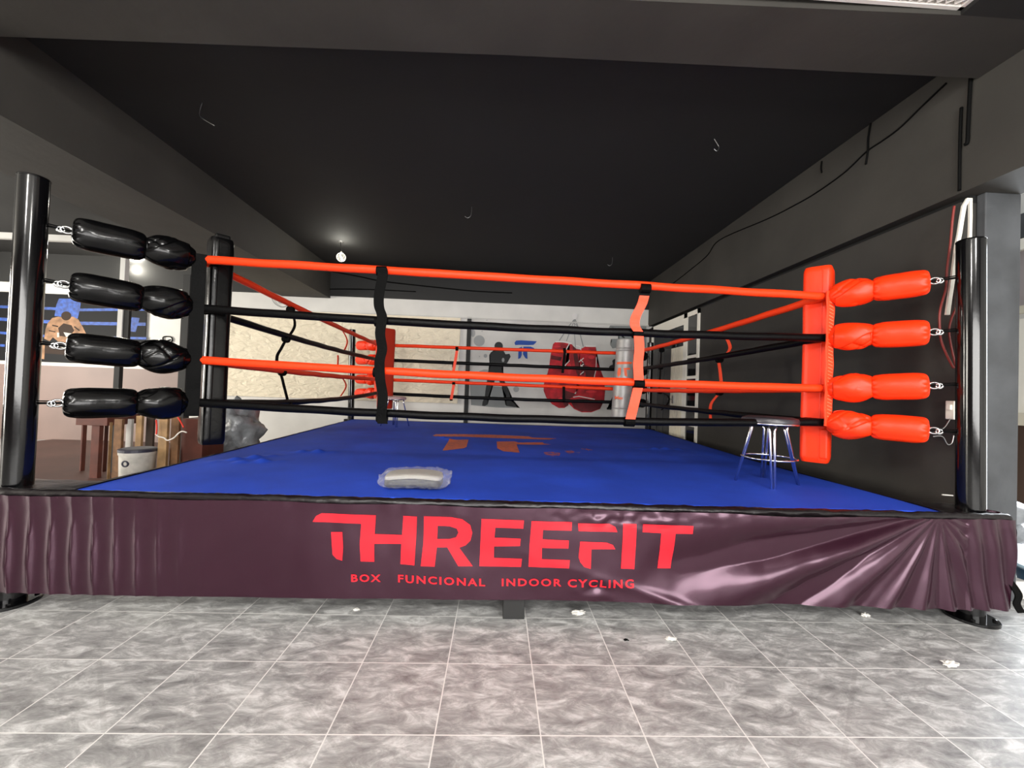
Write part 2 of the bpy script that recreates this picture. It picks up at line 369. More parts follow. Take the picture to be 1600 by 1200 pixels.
flat('painted_logo', 'mblue', [[(492,370),(510,348),(560,345),(680,352),(725,355),(710,375),(690,392),(640,395),(540,392),(500,395)], [(535,425),(572,410),(568,500),(555,530),(530,540)], [(585,410),(660,410),(695,425),(702,450),(625,452),(622,470),(628,540),(605,530),(580,490)]], f1, .001)
f2 = mp_(840, 480, 6.665)
flat('painted_grey_cloud', 'mgrey', [[(755,190),(1133,200),(1133,420),(1000,420),(830,420),(780,430),(755,390),(775,350),(765,330),(850,330),(845,250),(735,230)]], f2)
flat('painted_sparring_partner', 'mblack', [circ(812,565,34,26), circ(785,632,42,32), [(815,850),(800,960),(780,1030),(720,1045),(720,1065),(820,1072),(850,850)], circ(840,600,60,70)], f2, .001)
flat('painted_gloves', 'mred', [[(160,385),(185,362),(300,372),(355,385),(385,420),(380,520),(395,600),(430,690),(440,760),(420,860),(340,940),(320,1020),(280,1050),(220,1050),(150,1010),(90,940),(62,870),(65,800),(95,720),(120,620),(135,500)],
  [(385,430),(440,440),(500,408),(605,412),(612,560),(650,640),(690,740),(703,860),(695,970),(650,1060),(560,1095),(460,1095),(380,1060),(320,1000),(330,960),(400,900),(440,800),(420,680),(385,600)]], f2, .001)
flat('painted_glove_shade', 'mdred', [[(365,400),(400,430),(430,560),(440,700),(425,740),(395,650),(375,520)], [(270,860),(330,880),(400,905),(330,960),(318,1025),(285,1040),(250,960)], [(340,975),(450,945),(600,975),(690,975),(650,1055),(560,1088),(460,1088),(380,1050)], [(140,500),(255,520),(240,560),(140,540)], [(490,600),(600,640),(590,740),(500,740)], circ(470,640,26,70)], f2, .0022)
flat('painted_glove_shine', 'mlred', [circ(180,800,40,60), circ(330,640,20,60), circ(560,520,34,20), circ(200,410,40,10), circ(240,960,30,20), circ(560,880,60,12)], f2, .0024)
flat('painted_trim', 'mwhite', [line([(185,360),(260,358),(355,380)], 14), line([(500,406),(560,408),(605,408)], 12), line([(332,378),(302,430),(300,490),(330,560),(290,600),(285,625)], 9), line([(430,570),(480,530)], 9), line([(445,545),(475,575)], 7), line([(438,628),(480,592)], 9), line([(445,600),(472,622)], 7), line([(443,702),(480,670)], 9), line([(370,937),(430,928),(520,945),(595,960)], 8), line([(612,520),(608,650),(585,745)], 7), line([(400,400),(440,410),(455,460)], 8), circ(385,95,26,32)], f2, .0035)
flat('painted_string', 'mgrey', [line([(380,130),(330,190),(225,350)], 9), line([(385,130),(350,220),(300,352)], 7), line([(385,120),(385,300),(395,420)], 6), line([(390,125),(430,230),(475,410)], 9), line([(360,150),(430,210)], 6)], f2, .0012)

# ---- left room poster on the back wall
PO = thing('poster', 'wide black poster of a muscular man leaning on blue ring ropes, on left back wall', 'poster', (-9, YB-.05, 1.6))
YP = YB-.035
f3 = lambda x, y, d=0: (lambda p: Vector((p.x, YP-.006-d, p.z)))(at(x/4.8, 350+y/4.8, 1, YP))
def pflat(name, m, polys, d): return flat(name, m, polys, f3, d, PO)
MB().box((wx(-60), YP-.006, wz(216, 571)), (wx(230, 520), YP, wz(228, 466))).build('backing', 'pblack', PO)
pflat('printed_rope', 'pblue', [line([(-150,615),(330,632),(610,645),(1100,640)], 20), line([(-150,705),(330,732),(620,745),(1095,752)], 24), line([(-150,805),(330,840),(640,850),(1100,858)], 18), line([(-150,905),(40,912)], 18)], .001)
pflat('printed_corner_pad', 'pblue', [[(445,560),(612,562),(602,640),(585,710),(412,690),(425,610)]], .0015)
pflat('printed_towel', 'pblue', [[(990,700),(1050,705),(1020,810),(965,805)]], .0018)
pflat('printed_man', 'skin', [[(335,860),(345,790),(360,745),(395,705),(440,695),(500,705),(550,695),(590,715),(625,775),(652,830),(650,855),(600,870),(530,900),(450,890),(400,850),(375,880)], [(305,910),(340,905),(335,1015),(310,1010)], [(625,985),(680,1010),(700,1040),(630,1035)]], .0025)
pflat('printed_shade', 'skind', [[(440,780),(480,745),(540,760),(560,800),(520,850),(450,840)], circ(500,690,38,34), line([(395,760),(440,770)], 10), line([(560,770),(600,800)], 10), line([(370,800),(420,810)], 8), line([(340,940),(620,960)], 60)], .0035)
pflat('printed_highlight', 'psilver', [[(480,812),(580,828),(600,850),(500,848)], [(420,905),(560,910),(500,945)], line([(440,815),(440,850)], 16)], .0045)

# ================================================================== RING
XL0, XR0, YF, YK = -3.085, 2.91, .08, 5.65
ZP = .70
posts = {'fl': (XL0, YF, 2.56, 2.545), 'fr': (XR0, YF, 2.47, 2.47), 'bl': (-3.07, YK, 2.47, 2.47), 'br': (2.86, YK, 2.45, 2.45)}
plabel = {'fl': 'tall glossy black steel ring post at the near left corner', 'fr': 'glossy black steel ring post at the near right corner, beside the grey column',
          'bl': 'thin-looking black ring post at the far left corner, before the cream wall', 'br': 'black ring post at the far right corner, between silver cushion and side door'}
for k, (x, y, h, _) in posts.items():
    t = thing('ring_post', plabel[k], 'ring post', (x, y, 0), 'steel posts at the ring corners')
    lx = {'fl': -.005, 'fr': -.035, 'bl': -.06, 'br': 0}[k]
    r_ = .070 if k[0] == 'f' else .060
    b = MB(); b.tube([(x, y, .0), (x+lx, y, h)], r_, 40); tb_ = arc_autosmooth(b.build('tube', 'steel', t))
    b = MB(); b.lathe([(.132, 0), (.132, .016), (.128, .02), (0.001, .02)], (x, y, 0), 40); bp_ = arc_autosmooth(b.build('base_plate', 'steel', t))
    b = MB(); b.lathe([(r_+.002, 0), (r_+.002, .006), (r_*.96, .012), (.001, .012)], (x+lx, y, h-.004), 40); arc_autosmooth(b.build('cap', 'steel', tb_))
    for s in (0, 90, 180, 270):
        px, py = x+.105*math.cos(R(s+45)), y+.105*math.sin(R(s+45))
        MB().lathe([(.012, .018), (.012, .032), (.001, .034)], (px, py, 0), 6).build('bolt', 'steel', bp_)

# platform
PL = thing('ring_platform', 'raised square ring deck on short black legs under the blue canvas', 'platform', (0, 2.8, 0))
outline = [(-2.80, -.0), (2.70, -.0), (2.72, 2.0), (2.94, 5.72), (-3.12, 5.72), (-2.80, 1.4)]
MB().prism([(x, y, .60) for x, y in outline], (0, 0, ZP-.015-.60)).build('deck', 'deck', PL)
b = MB(); b.box((-3.0, .05, .46), (2.8, .13, .60)).box((-3.0, 5.55, .46), (2.8, 5.63, .60)).box((-2.75, .1, .46), (-2.67, 5.6, .60)).box((2.55, .1, .46), (2.63, 5.6, .60)).box((-.12, .1, .46), (-.04, 5.6, .60))
b.build('frame', 'steel', PL)
for x, y in ((-.075, .03), (-.075, 2.8), (-.075, 5.5), (-2.7, 2.8), (2.58, 2.8)):
    MB().box((x-.065, y-.05, 0), (x+.065, y+.08, .47)).build('leg', 'blackp', PL, bevel=.004)
MB().box((-3.22, .0, .40), (-2.72, .28, ZP-.02)).build('corner_bracket', 'steel', PL); MB().box((2.66, .0, .40), (3.03, .28, ZP-.02)).build('corner_bracket', 'steel', PL)

# canvas
CV = thing('ring_canvas', 'blue canvas mat with black edging and a worn orange monogram, stretched over the ring deck', 'canvas', (0, 2.8, ZP))
def lerp(a, b, t): return a+(b-a)*t
def edgeL(y): return lerp(-2.66, -2.74, min(y/1.4, 1)) if y < 1.4 else lerp(-2.74, -3.06, (y-1.4)/4.25)
def edgeR(y): return 2.62 if y < 1.9 else lerp(2.62, 2.89, (y-1.9)/3.75)
def canvas_z(x, y):
    z = ZP
    n1 = noise.noise(Vector((x*1.1+3, y*1.3, .3)))
    z += .004*n1
    for cx, cy, a, s in ((-2.35, 1.15, .9, .22), (-2.2, 1.0, .4, .16), (-.9, 3.0, 2.2, .2), (-2.0, 1.6, .2, .2), (1.9, 2.6, .1, .3)):
        dx, dy = x-cx, y-cy; u = dx*math.cos(a)+dy*math.sin(a); v = -dx*math.sin(a)+dy*math.cos(a)
        z += .020*math.exp(-(u/s)**2-(v/.05)**2)*(1+.6*math.sin(40*u))
    return z
def fcan(u, v):
    y = -.005 + u*5.66; a, b_ = edgeL(y), edgeR(y); x = lerp(a, b_, v); return Vector((x, y, canvas_z(x, y)))
SH = MB().grid(fcan, 190, 220).build('canvas_sheet', 'canvas', CV, smooth=True, solid=.004)
def rib(path, w, z0, z1):  # edging strip
    pass
b = MB()
def fed(u, v):   # black rolled edging along the front
    x = lerp(-3.22, 3.03, u); w = .006*noise.noise(Vector((x*9, v*3, 1))) + .004*noise.noise(Vector((x*30, v*9, 5)))
    a = R(lerp(-10, 190, v)) ; yy = -.0 - .028*math.sin(a)*1.0
    zz = ZP - .022 + .026*math.cos(a)
    sag = .0
    return Vector((x, yy-.012+w*.6, zz+w))
MB().grid(fed, 420, 16).build('front_edging', 'border', CV, smooth=True, solid=.002)
for sgn, e_ in ((-1, edgeL), (1, edgeR)):
    def fs(u, v, sgn=sgn, e_=e_):
        y = lerp(.0, 5.66, u); x = e_(y); w = .004*noise.noise(Vector((y*9, v*3, 2)))
        a = R(lerp(0, 180, v)); return Vector((x + sgn*(.03+.05*math.sin(a)*.6 - .03), y, ZP-.015+.022*math.cos(a)+w))
    MB().grid(fs, 200, 10).build('side_edging', 'border', CV, smooth=True, solid=.003)
MB().box((-3.22, 5.63, ZP-.05), (3.0, 5.72, ZP+.006)).build('back_edging', 'border', CV, bevel=.01)
for x0, x1 in ((-3.25, -2.62), (2.6, 3.04)):   # black cloth folded round the corners at the posts
    def fc(u, v, x0=x0, x1=x1):
        x = lerp(x0, x1, u); y = lerp(-.03, .30, v)
        return Vector((x, y, ZP-.008 + .008*noise.noise(Vector((x*8, y*8, 3))) - .012*((v-.5)*2)**4))
    MB().grid(fc, 30, 16).build('corner_cloth', 'border', CV, smooth=True, solid=.004)
fcv = lambda x, y: (lambda p: Vector((p.x, p.y, canvas_z(p.x, p.y)+.0035)))(at(640+x/5, 660+y/5, 2, ZP))
def cflat(name, m, polys):
    b = MB()
    for pl in polys: b.ngon([fcv(x, y) for x, y in pl])
    bmesh.ops.triangulate(b.bm, faces=b.bm.faces[:])
    for k in range(3): bmesh.ops.subdivide_edges(b.bm, edges=[e for e in b.bm.edges if e.calc_length() > .12], cuts=1, use_grid_fill=False); bmesh.ops.triangulate(b.bm, faces=b.bm.faces[:])
    for v in b.bm.verts: v.co.z = canvas_z(v.co.x, v.co.y)+.0042
    return b.build(name, m, SH)
cflat('monogram', 'canvasprint', [[(180,105),(205,94),(400,93),(650,97),(930,110),(960,120),(1150,127),(1090,137),(700,124),(400,113),(200,112)], [(310,138),(460,136),(445,195),(420,206),(270,224),(258,222)], [(680,152),(820,150),(850,160),(1040,158),(1050,168),(1105,175),(1000,178),(835,174),(860,240),(730,228),(685,205)]])
cflat('faded_lettering', 'canvasfaint', [line([(1050,240),(1110,236),(1175,246),(1170,258),(1120,263),(1060,252),(1050,240)], 7), line([(1212,228),(1260,222),(1300,234),(1250,242),(1212,228)], 7), line([(1300,236),(1335,236),(1320,244)], 6), line([(1340,208),(1430,218)], 5), line([(1380,207),(1400,222)], 5)])

# ---- banner
YBN = -.05
ZB0, ZB1 = .125, .675
BN = thing('banner', 'dark plum vinyl banner with red lettering, tied along the front of the ring', 'banner', (0, YBN, .12))
P0 = at(1440, 808, 1, YBN)
def ban_y(x, z):
    h = (z-ZB0)/(ZB1-ZB0); y = 0
    # vertical pleats at the left
    w = max(0, min(1, (-1.75-x)/.9))
    ph = (x+.03*h)/.118*math.pi
    s_ = abs(math.sin(ph)); y -= w*.026*(1-s_**.5)*(.5+.5*math.sin(math.pi*min(1, h*1.2)+.2))
    y += .012*noise.noise(Vector((x*1.6+z*2.4, z*2-x*.5, 0))) + .003*noise.noise(Vector((x*9, z*7, 4)))*(1-w)
    # fan of pulled folds from the right post
    dx, dz = P0.x+.1-x, P0.z+.02-z
    w2 = max(0, min(1, (x-.45)/1.1))
    if dx > -.2:
        an = math.atan2(dz, dx+.02); rr = math.hypot(dx, dz)
        y -= w2*(.030*math.exp(-(an-.25)**2/.09)+.014)*math.sin(an*19+.6)*min(1, rr*1.6)*math.exp(-max(0, rr-1.8)*1.1)
        y -= w2*.006*math.sin(an*41+2)*min(1, rr*1.5)*math.exp(-rr*.8)
    # crumples near the top and lower middle
    y += .010*math.exp(-((x-.62)/.5)**2-((z-.63)/.05)**2)*noise.noise(Vector((x*16, z*22, 7)))
    y += .012*math.exp(-((x-.42)/.10)**2-((z-.20)/.07)**2)*noise.noise(Vector((x*12, z*16, 9)))*1.6
    y -= .012*math.exp(-((x*.9-z*-3.0-1.2)/.09)**2)*math.exp(-((x-1.0)/.6)**2)
    y += .014*max(0, min(1, (x-2.5)/.3))*math.sin(x*52+z*9)*(.4+.6*(1-h))
    y += .006*max(0, h-.9)*10*noise.noise(Vector((x*11, 1, 2)))
    return min(YBN + y, -.0305)
def fban(u, v):
    x = lerp(-3.30, 3.03, u); zt = ZB1+.004*math.sin(x*7); z = lerp(ZB0+.006*math.sin(x*1.3+1), zt, v)
    return Vector((x, ban_y(x, z), z))
MB().grid(fban, 760, 70).build('banner_cloth', 'banner', BN, smooth=True)
# the end of the cloth goes round the right post
def fwr(u, v):
    z = lerp(ZB0+.004, ZB1+.02, v); a = lerp(-90, 35, u); rr = .086 + .014*math.sin(u*13+z*9) + .018*(1-v)*(1+.5*math.sin(u*7))
    return Vector((XR0+.045+rr*math.cos(R(a)), YF-.015+(rr)*math.sin(R(a)), z+.01*u))
MB().grid(fwr, 24, 40).build('cloth_end', 'banner', BN, smooth=True, solid=.002)
pts = [(3.06, .02, .68), (3.09, .0, .60), (3.07, -.01, .52)]
MB().ribbon(smooth_path(pts, 5), .05, .006, (1, .2, 0)).build('tie', 'webb', BN)
b = MB(); b.ribbon(smooth_path([(3.03, -.02, .30), (3.06, -.05, .22), (3.05, -.05, .16), (3.07, -.06, .11)], 5), .055, .006, (1, .1, 0))
b.build('tie', 'webb', BN)
def letters(name, m, polys, holes=()):
    b = MB()
    for pl in polys:
        q = [at(x, y, 1, YBN) for x, y in pl]; b.ngon([(p.x, 0, p.z) for p in q])
    return b
def ban_decal(bm, name, m, parent, off=.0022):
    for ax, lo, hi in ((0, -3, 3), (2, .1, .7)):
        g = lo
        while g < hi:
            n_ = Vector((0,0,0)); n_[ax] = 1; c_ = Vector((0,0,0)); c_[ax] = g
            bmesh.ops.bisect_plane(bm, geom=bm.verts[:]+bm.edges[:]+bm.faces[:], plane_co=c_, plane_no=n_, dist=1e-6); g += .0167 if ax == 0 else .0158
    bmesh.ops.triangulate(bm, faces=bm.faces[:])
    for v in bm.verts: v.co.y = ban_y(v.co.x, v.co.z) - off
    k = MB(); k.bm.free(); k.bm = bm; o = k.build(name, m, parent); 
    return o
def z2(p): return [(400+x/4, 700+y/4) for x, y in p]
def z3(p): return [(800+x/4, 700+y/4) for x, y in p]
TH = z2([(355,460),(375,425),(410,408),(748,422),(740,540),(912,545),(920,425),(1005,430),(1000,560),(990,733),(903,725),(908,600),(738,600),(740,710),(655,708),(648,600),(656,475)])
TS = z2([(470,525),(540,525),(545,620),(540,703),(505,692),(480,665),(475,600)])
R1 = z2([(1050,428),(1220,432),(1290,445),(1338,480),(1352,530),(1340,580),(1310,610),(1270,625),(1355,740),(1265,738),(1195,622),(1130,622),(1132,570),(1210,570),(1250,560),(1265,530),(1255,505),(1210,490),(1135,487)])
R2 = z2([(1050,428),(1135,487),(1132,570),(1130,622),(1117,740),(1030,738),(1045,600)])
E1 = [(752.5,810.5),(818.5,812.5),(817.5,825.5),(774,824),(772.5,840),(813.5,841.5),(812.5,853),(772,854),(771.5,872),(815.5,873),(814,886),(749,885)]
E2 = z3([(122,455),(374,462),(371,515),(193,510),(190,568),(354,575),(351,625),(187,622),(185,692),(360,697),(354,748),(103,742),(110,600)])
F1 = z3([(412,470),(610,475),(645,492),(658,525),(415,518)]); F2 = z3([(425,582),(590,590),(630,605),(645,632),(495,630),(490,752),(450,740),(425,710),(415,680),(420,630)])
I1 = z3([(695,472),(778,475),(775,600),(765,758),(680,752),(690,600)])
T1 = z3([(818,475),(1125,482),(1122,532),(1017,532),(1012,640),(998,760),(915,758),(925,650),(930,530),(815,525)])
for pl in ([TH, TS], [R1, R2], [E1], [E2], [F1, F2], [I1], [T1]):
    b = letters('l', 'letter', pl); ban_decal(b.bm, 'letter', 'letter', BN)
def text_bm(txt, size=1, bold=0, space=1):
    cu = bpy.data.curves.new('t', 'FONT'); cu.body = txt; cu.size = size; cu.offset = bold; cu.space_character = space; cu.resolution_u = 3
    o = bpy.data.objects.new('t', cu); C.objects.link(o); dg = bpy.context.evaluated_depsgraph_get(); me = bpy.data.meshes.new_from_object(o.evaluated_get(dg))
    bm = bmesh.new(); bm.from_mesh(me); bpy.data.objects.remove(o); bpy.data.curves.remove(cu); bpy.data.meshes.remove(me); return bm
for txt, (xa, ya0, ya1), (xb, yb0, yb1) in (('BOX', (549, 897, 909), (595, 897.5, 909)), ('FUNCIONAL', (622, 897.5, 910), (758, 904, 916)), ('INDOOR', (784, 904, 916), (877, 904, 916)), ('CYCLING', (887, 904, 917), (990, 905, 918))):
    bm = text_bm(txt, 1, .022, 1.25); xs = [v.co.x for v in bm.verts]; ys = [v.co.y for v in bm.verts]; x0, x1, y0_, y1_ = min(xs), max(xs), min(ys), max(ys)
    for v in bm.verts:
        u = (v.co.x-x0)/(x1-x0); w = (v.co.y-y0_)/(y1_-y0_); py = lerp(lerp(ya1, yb1, u), lerp(ya0, yb0, u), w); p = at(lerp(xa, xb, u), py, 1, YBN); v.co = Vector((p.x, 0, p.z))
    ban_decal(bm, 'tagline_word', 'letter', BN, .0028)

# ---- ropes: four sides, four levels
ZR = {'fl': (2.28, 1.91, 1.52, 1.20), 'fr': (2.21, 1.88, 1.48, 1.21), 'bl': (2.13, 1.86, 1.50, 1.25), 'br': (2.15, 1.84, 1.48, 1.24)}
CR = {'fl': Vector((-2.50, .66, 0)), 'fr': Vector((2.345, .64, 0)), 'bl': Vector((-2.42, 5.02, 0)), 'br': Vector((2.22, 5.0, 0))}
MIDZ = {('fl', 'fr'): (.0, -.035, -.025, -.045), ('fl', 'bl'): (-.02, -.03, -.02, -.06), ('fr', 'br'): (-.03, -.02, -.02, -.01), ('bl', 'br'): (.0, .0, .0, -.02)}
sidename = {('fl', 'fr'): 'front', ('fl', 'bl'): 'left', ('fr', 'br'): 'right', ('bl', 'br'): 'far'}
lvl = ('top', 'second', 'third', 'bottom')
def rope_pt(side, i, t):
    a, c = side; p = CR[a].lerp(CR[c], t); z = lerp(ZR[a][i], ZR[c][i], t) + MIDZ[side][i]*4*t*(1-t)
    return Vector((p.x, p.y, z))
for side in sidename:
    for i in range(4):
        col = 'orange' if i % 2 == 0 else 'black'
        pts = [rope_pt(side, i, k/80)+Vector((0, 0, .0025*math.sin(k*.7+i)*.4+.001*math.sin(k*.6))) for k in range(81)]
        b = MB(); b.tube(pts, .032, 14, rf=lambda t: .031+.0006*math.sin(t*57))
        o = b.build('ring_rope', 'ropeo' if i % 2 == 0 else 'ropeb', None, smooth=True)
        tag(o, '%s rope of the %s side of the ring, %s sleeve' % (lvl[i], sidename[side], col), 'rope', 'padded ropes round the ring')

# ---- corner pads
def pad_box(k, c, d, w, dep, z0, z1, m, label, cat='corner pad'):
    t = thing('corner_pad', label, cat, (c[0], c[1], z0), 'padded cushions in the ring corners')
    ang = math.atan2(d[1], d[0]); mt = Matrix.Translation((c[0], c[1], 0)) @ Matrix.Rotation(ang, 4, 'Z')
    def fn(u, v):
        z = lerp(z0, z1, u); e = 1 - max(0, abs(u-.5)*2-.965)/.035*.10
        a = 2*math.pi*v; ca, sa = math.cos(a), math.sin(a); p = 5
        q = (abs(ca)**p+abs(sa)**p)**(-1/p)
        bul = 1+.02*math.sin(u*9)+.012*noise.noise(Vector((ca*2, sa*2, z*5)))
        return mt @ Vector((q*ca*dep/2*e*bul, q*sa*w/2*e*bul, z))
    b = MB(); b.grid(fn, 70, 40, wrap=True); cu_ = arc_autosmooth(b.build('cushion', m, t))
    b = MB()
    for s in (-1, 1):
        b.tube([mt @ Vector((-dep/2*.35, s*w/2*1.01, z)) for z in (z0+.02, z1-.02)], .004, 6)
    b.build('seam', m, cu_)
    return t, mt
def dirto(c): return (-c[0], 2.85-c[1])
def ctr(k, d):
    x, y = posts[k][0], posts[k][1]; sx = 1 if x < 0 else -1; sy = 1 if y < 2 else -1; return (x+sx*d, y+sy*d)
PF = (at(1277, 560, 1, .83).x, .83); t, mt = pad_box('fr', PF, (-1, 1), .22, .20, .875, 2.49, 'vinylo', 'tall bright orange cushion hanging in the near right ring corner')
b = MB(); mt2 = Matrix.Translation((PF[0]+.04, PF[1]-.05, 0)) @ Matrix.Rotation(R(135), 4, 'Z')
b.box((-.03, -.11, .91), (.03, .11, 1.16), mt2); b.build('lower_flap', 'vinylo', t, bevel=.015)
PG = (at(337, 540, 1, .83).x, .83); t, mt = pad_box('fl', PG, (1, 1), .19, .16, .87, 2.49, 'vinylb', 'tall glossy black cushion hanging in the near left ring corner')
b = MB(); b.box((-.05, -.08, 2.485), (.05, .08, 2.52), mt); b.build('folded_top', 'vinylb', t, bevel=.01)
pad_box('bl', ctr('bl', .87), (1, -1), .26, .14, .98, 2.40, 'padshade', 'orange cushion with shade painted into its colour in the far left ring corner')
# silver round cushion
t = thing('corner_pad', 'round silver-grey cushion with an orange monogram in the far right ring corner', 'corner pad', (2.07, 4.78, .96), 'padded cushions in the ring corners')
BX0, BX1 = 2.10, 2.03
def fbag(u, v):
    z = lerp(.965, 2.385, u); e = 1 - max(0, abs(u-.5)*2-.975)/.025*.09; r_ = .168*e
    for zz in (1.13, 2.21, 2.17): r_ -= .006*math.exp(-((z-zz)/.006)**2)
    return Vector((lerp(2.02, 2.085, u)+r_*math.cos(2*math.pi*v), 4.78+r_*math.sin(2*math.pi*v), z))
arc_autosmooth(MB().grid(fbag, 180, 48, wrap=True).build('cushion', 'silver', t))
def bagdec(x, y):
    p = at(840+x/6.665, 480+y/6.665, 1, 4.62); cx = lerp(2.02, 2.085, (p.z-.965)/1.42); dx = max(-.16, min(.16, p.x-cx)); return Vector((cx+dx, 4.78-math.sqrt(.172**2-dx*dx), p.z))
def dec(name, polys):
    b = MB()
    for pl in polys:
        b.ngon([(x, y, 0) for x, y in pl])
    for g in range(800, 1010, 10): bmesh.ops.bisect_plane(b.bm, geom=b.bm.verts[:]+b.bm.edges[:]+b.bm.faces[:], plane_co=(g, 0, 0), plane_no=(1, 0, 0), dist=1e-6)
    bmesh.ops.triangulate(b.bm, faces=b.bm.faces[:])
    for v in b.bm.verts: v.co = bagdec(v.co.x, v.co.y)
    return b.build(name, 'orangeprint', t)
dec('monogram', [[(826,592),(832,575),(850,567),(975,570),(992,575),(975,592)], [(850,630),(872,628),(868,700),(848,728),(840,690)], [(895,632),(960,632),(965,650),(925,652),(932,725),(905,712)]])
bm = text_bm('Mex', 1, .03); xs = [v.co.x for v in bm.verts]; ys = [v.co.y for v in bm.verts]
for v in bm.verts: v.co = bagdec(lerp(818, 890, (v.co.x-min(xs))/(max(xs)-min(xs))), lerp(962, 925, (v.co.y-min(ys))/(max(ys)-min(ys))))
k_ = MB(); k_.bm.free(); k_.bm = bm; k_.build('word', 'orangeprint', t)

# ---- vertical corner straps joining the rope ends
def cstrap(k, z0, z1, m, label, dx, w=.075):
    c = CR[k]; d = Vector(dx).normalized()
    b = MB(); n = 24; side = Vector((d.y, -d.x, 0))
    pts = [Vector((c.x+d.x*.05, c.y+d.y*.05, lerp(z0, z1, i/n)))+d*(.003*math.sin(i*1.3)) for i in range(n+1)]
    b.ribbon(pts, w, .012, side); t = thing('corner_strap', label, 'strap', (c.x, c.y, z0)); wb_ = b.build('webbing', m, t, bevel=.002)
    if k == 'fr':
        b = MB()
        for i in range(34):
            z = 1.25+i*.027; b.tube([Vector((c.x, c.y, z))+d*.058-side*.022, Vector((c.x, c.y, z+.014))+d*.058+side*.022], .0022, 5)
        b.build('stitching', 'webw', wb_)
cstrap('fr', 1.185, 2.24, 'webo', 'flat orange strap joining the four ropes at the near right corner', (.25, -1, 0))
cstrap('fl', 1.10, 2.31, 'webb', 'flat black strap joining the four ropes at the near left corner', (.55, -1, 0), .088)
cstrap('bl', 1.15, 2.16, 'webo', 'thin orange strap joining the ropes at the far left corner', (-.2, -1, 0), .05)

# ---- turnbuckles with padded covers
def cover(t, p0, p1, r, m, kind, seed, name):
    p0, p1 = Vector(p0), Vector(p1); ax = (p1-p0).normalized(); a = ax.cross(Vector((0, 0, 1))).normalized(); b_ = a.cross(ax)
    def fn(u, v):
        an = 2*math.pi*v
        if kind == 'outer':
            pr = max(0, 1-abs(2*u-1)**5.5)**.42
            endw = max(0, 1-u/.16)+max(0, (u-.84)/.16)
            rr = r*(.34+.66*pr)*(1+.10*min(endw, .8)*math.sin(11*an+seed)) * (1+.02*math.sin(2*an+seed)+.02*noise.noise(Vector((an, u*4, seed))))
            if math.sin(an) < -.75: rr *= 1.03
        else:
            pr = math.sin(math.pi*(.08+.84*u))**.5
            fo = abs(math.sin(1.5*an+4.5*u+seed)); f2_ = abs(math.sin(2.5*an-6*u+seed*2))
            rr = r*pr*(1.04-.13*(1-fo)**3-.10*(1-f2_)**4+.09*noise.noise(Vector((math.cos(an)*1.6, math.sin(an)*1.6, u*4+seed))))
        q = a*math.cos(an)*rr*.88+b_*math.sin(an)*rr
        return p0.lerp(p1, u)+q
    body = MB().grid(fn, 72, 72, wrap=True).build(name, m, t, smooth=True)
    if kind == 'inner':   # open lip of the folded cover
        def lip(u, v):
            an = R(lerp(20, 250, v))+u*1.6+seed; uu = lerp(.02, .86, u); rr = r*(1.04+.05*math.sin(3*v*math.pi))*math.sin(math.pi*(.10+.8*uu))**.45
            rr += .003*math.sin(5*an+u*6)
            return p0.lerp(p1, uu)+a*math.cos(an)*rr*.9+b_*math.sin(an)*rr
        MB().grid(lip, 26, 30).build('flap', m, body, smooth=True, solid=.006)
def turnbuckle(k, i, m, label, zo):
    P_ = Vector(posts[k][:2]+(0,)); lean = {'fl': -.005, 'fr': -.035, 'bl': -.06, 'br': 0}[k]*zo/2.5; P_.x += lean
    c = CR[k]; d = (c-P_); L_ = d.length; d.normalize(); z1 = ZR[k][i]
    t = thing('turnbuckle', label, 'turnbuckle', (P_.x, P_.y, zo), 'padded turnbuckles at the ring corners')
    def q(s): 
        f_ = s/L_; return P_+d*s+Vector((0, 0, lerp(zo, z1, f_)))
    r0 = .065 if k[0] == 'f' else .065
    s1 = L_*(.24 if k != 'fl' else .20); s2 = L_*.635
    big = (.100 if k == 'fl' else .092) if k[0] == 'f' else .09
    b = MB(); b.tube([q(r0), q(s1+.03)], .007, 8).tube([q(r0)+Vector((0,0,.014)), q(s1*.75)+Vector((0,0,.012))], .004, 6); b.build('rod', 'blackc', t)
    ang = math.atan2(d.y, d.x); mt = Matrix.Rotation(ang, 3, 'Z')
    b = MB(); b.torus(q(s1-.02), .026, .008, 'y', 20, 8, .8, mt).torus(q(s1-.045)+Vector((0, 0, -.004)), .016, .006, 'y', 16, 8, 1, mt); b.build('eye', 'zinc', t, smooth=True)
    cover(t, q(s1), q(s2), big, m, 'outer', i*1.7+len(label), 'outer_cover')
    cover(t, q(s2-.02), q(L_-.035), big*1.12, m, 'inner', i*2.3+1.1+len(label)*.1, 'inner_cover')
    b = MB(); b.torus(q(s2-.004), big*.62, .006, 'x', 24, 6, 1, mt); b.build('lace', m, t, smooth=True)
    b = MB(); b.tube([q(L_-.06), q(L_+.01)], .031, 14); b.build('rope_end', 'ropeo' if i % 2 == 0 else 'ropeb', t)
zo = {'fr': (2.24, 1.88, 1.52, 1.20), 'fl': (2.29, 1.95, 1.56, 1.19), 'bl': (2.16, 1.87, 1.50, 1.22), 'br': (2.16, 1.87, 1.5, 1.22)}
cname = {'fr': 'near right', 'fl': 'near left', 'bl': 'far left', 'br': 'far right'}
for k, m in (('fr', 'vinylo'), ('fl', 'vinylb'), ('bl', 'vinylo'), ('br', 'vinylb')):
    for i in range(4):
        turnbuckle(k, i, m, '%s of the four %s covered turnbuckles at the %s post' % (('topmost', 'second from top', 'third from top', 'lowest')[i], 'orange' if m == 'vinylo' else 'black', cname[k]), zo[k][i])

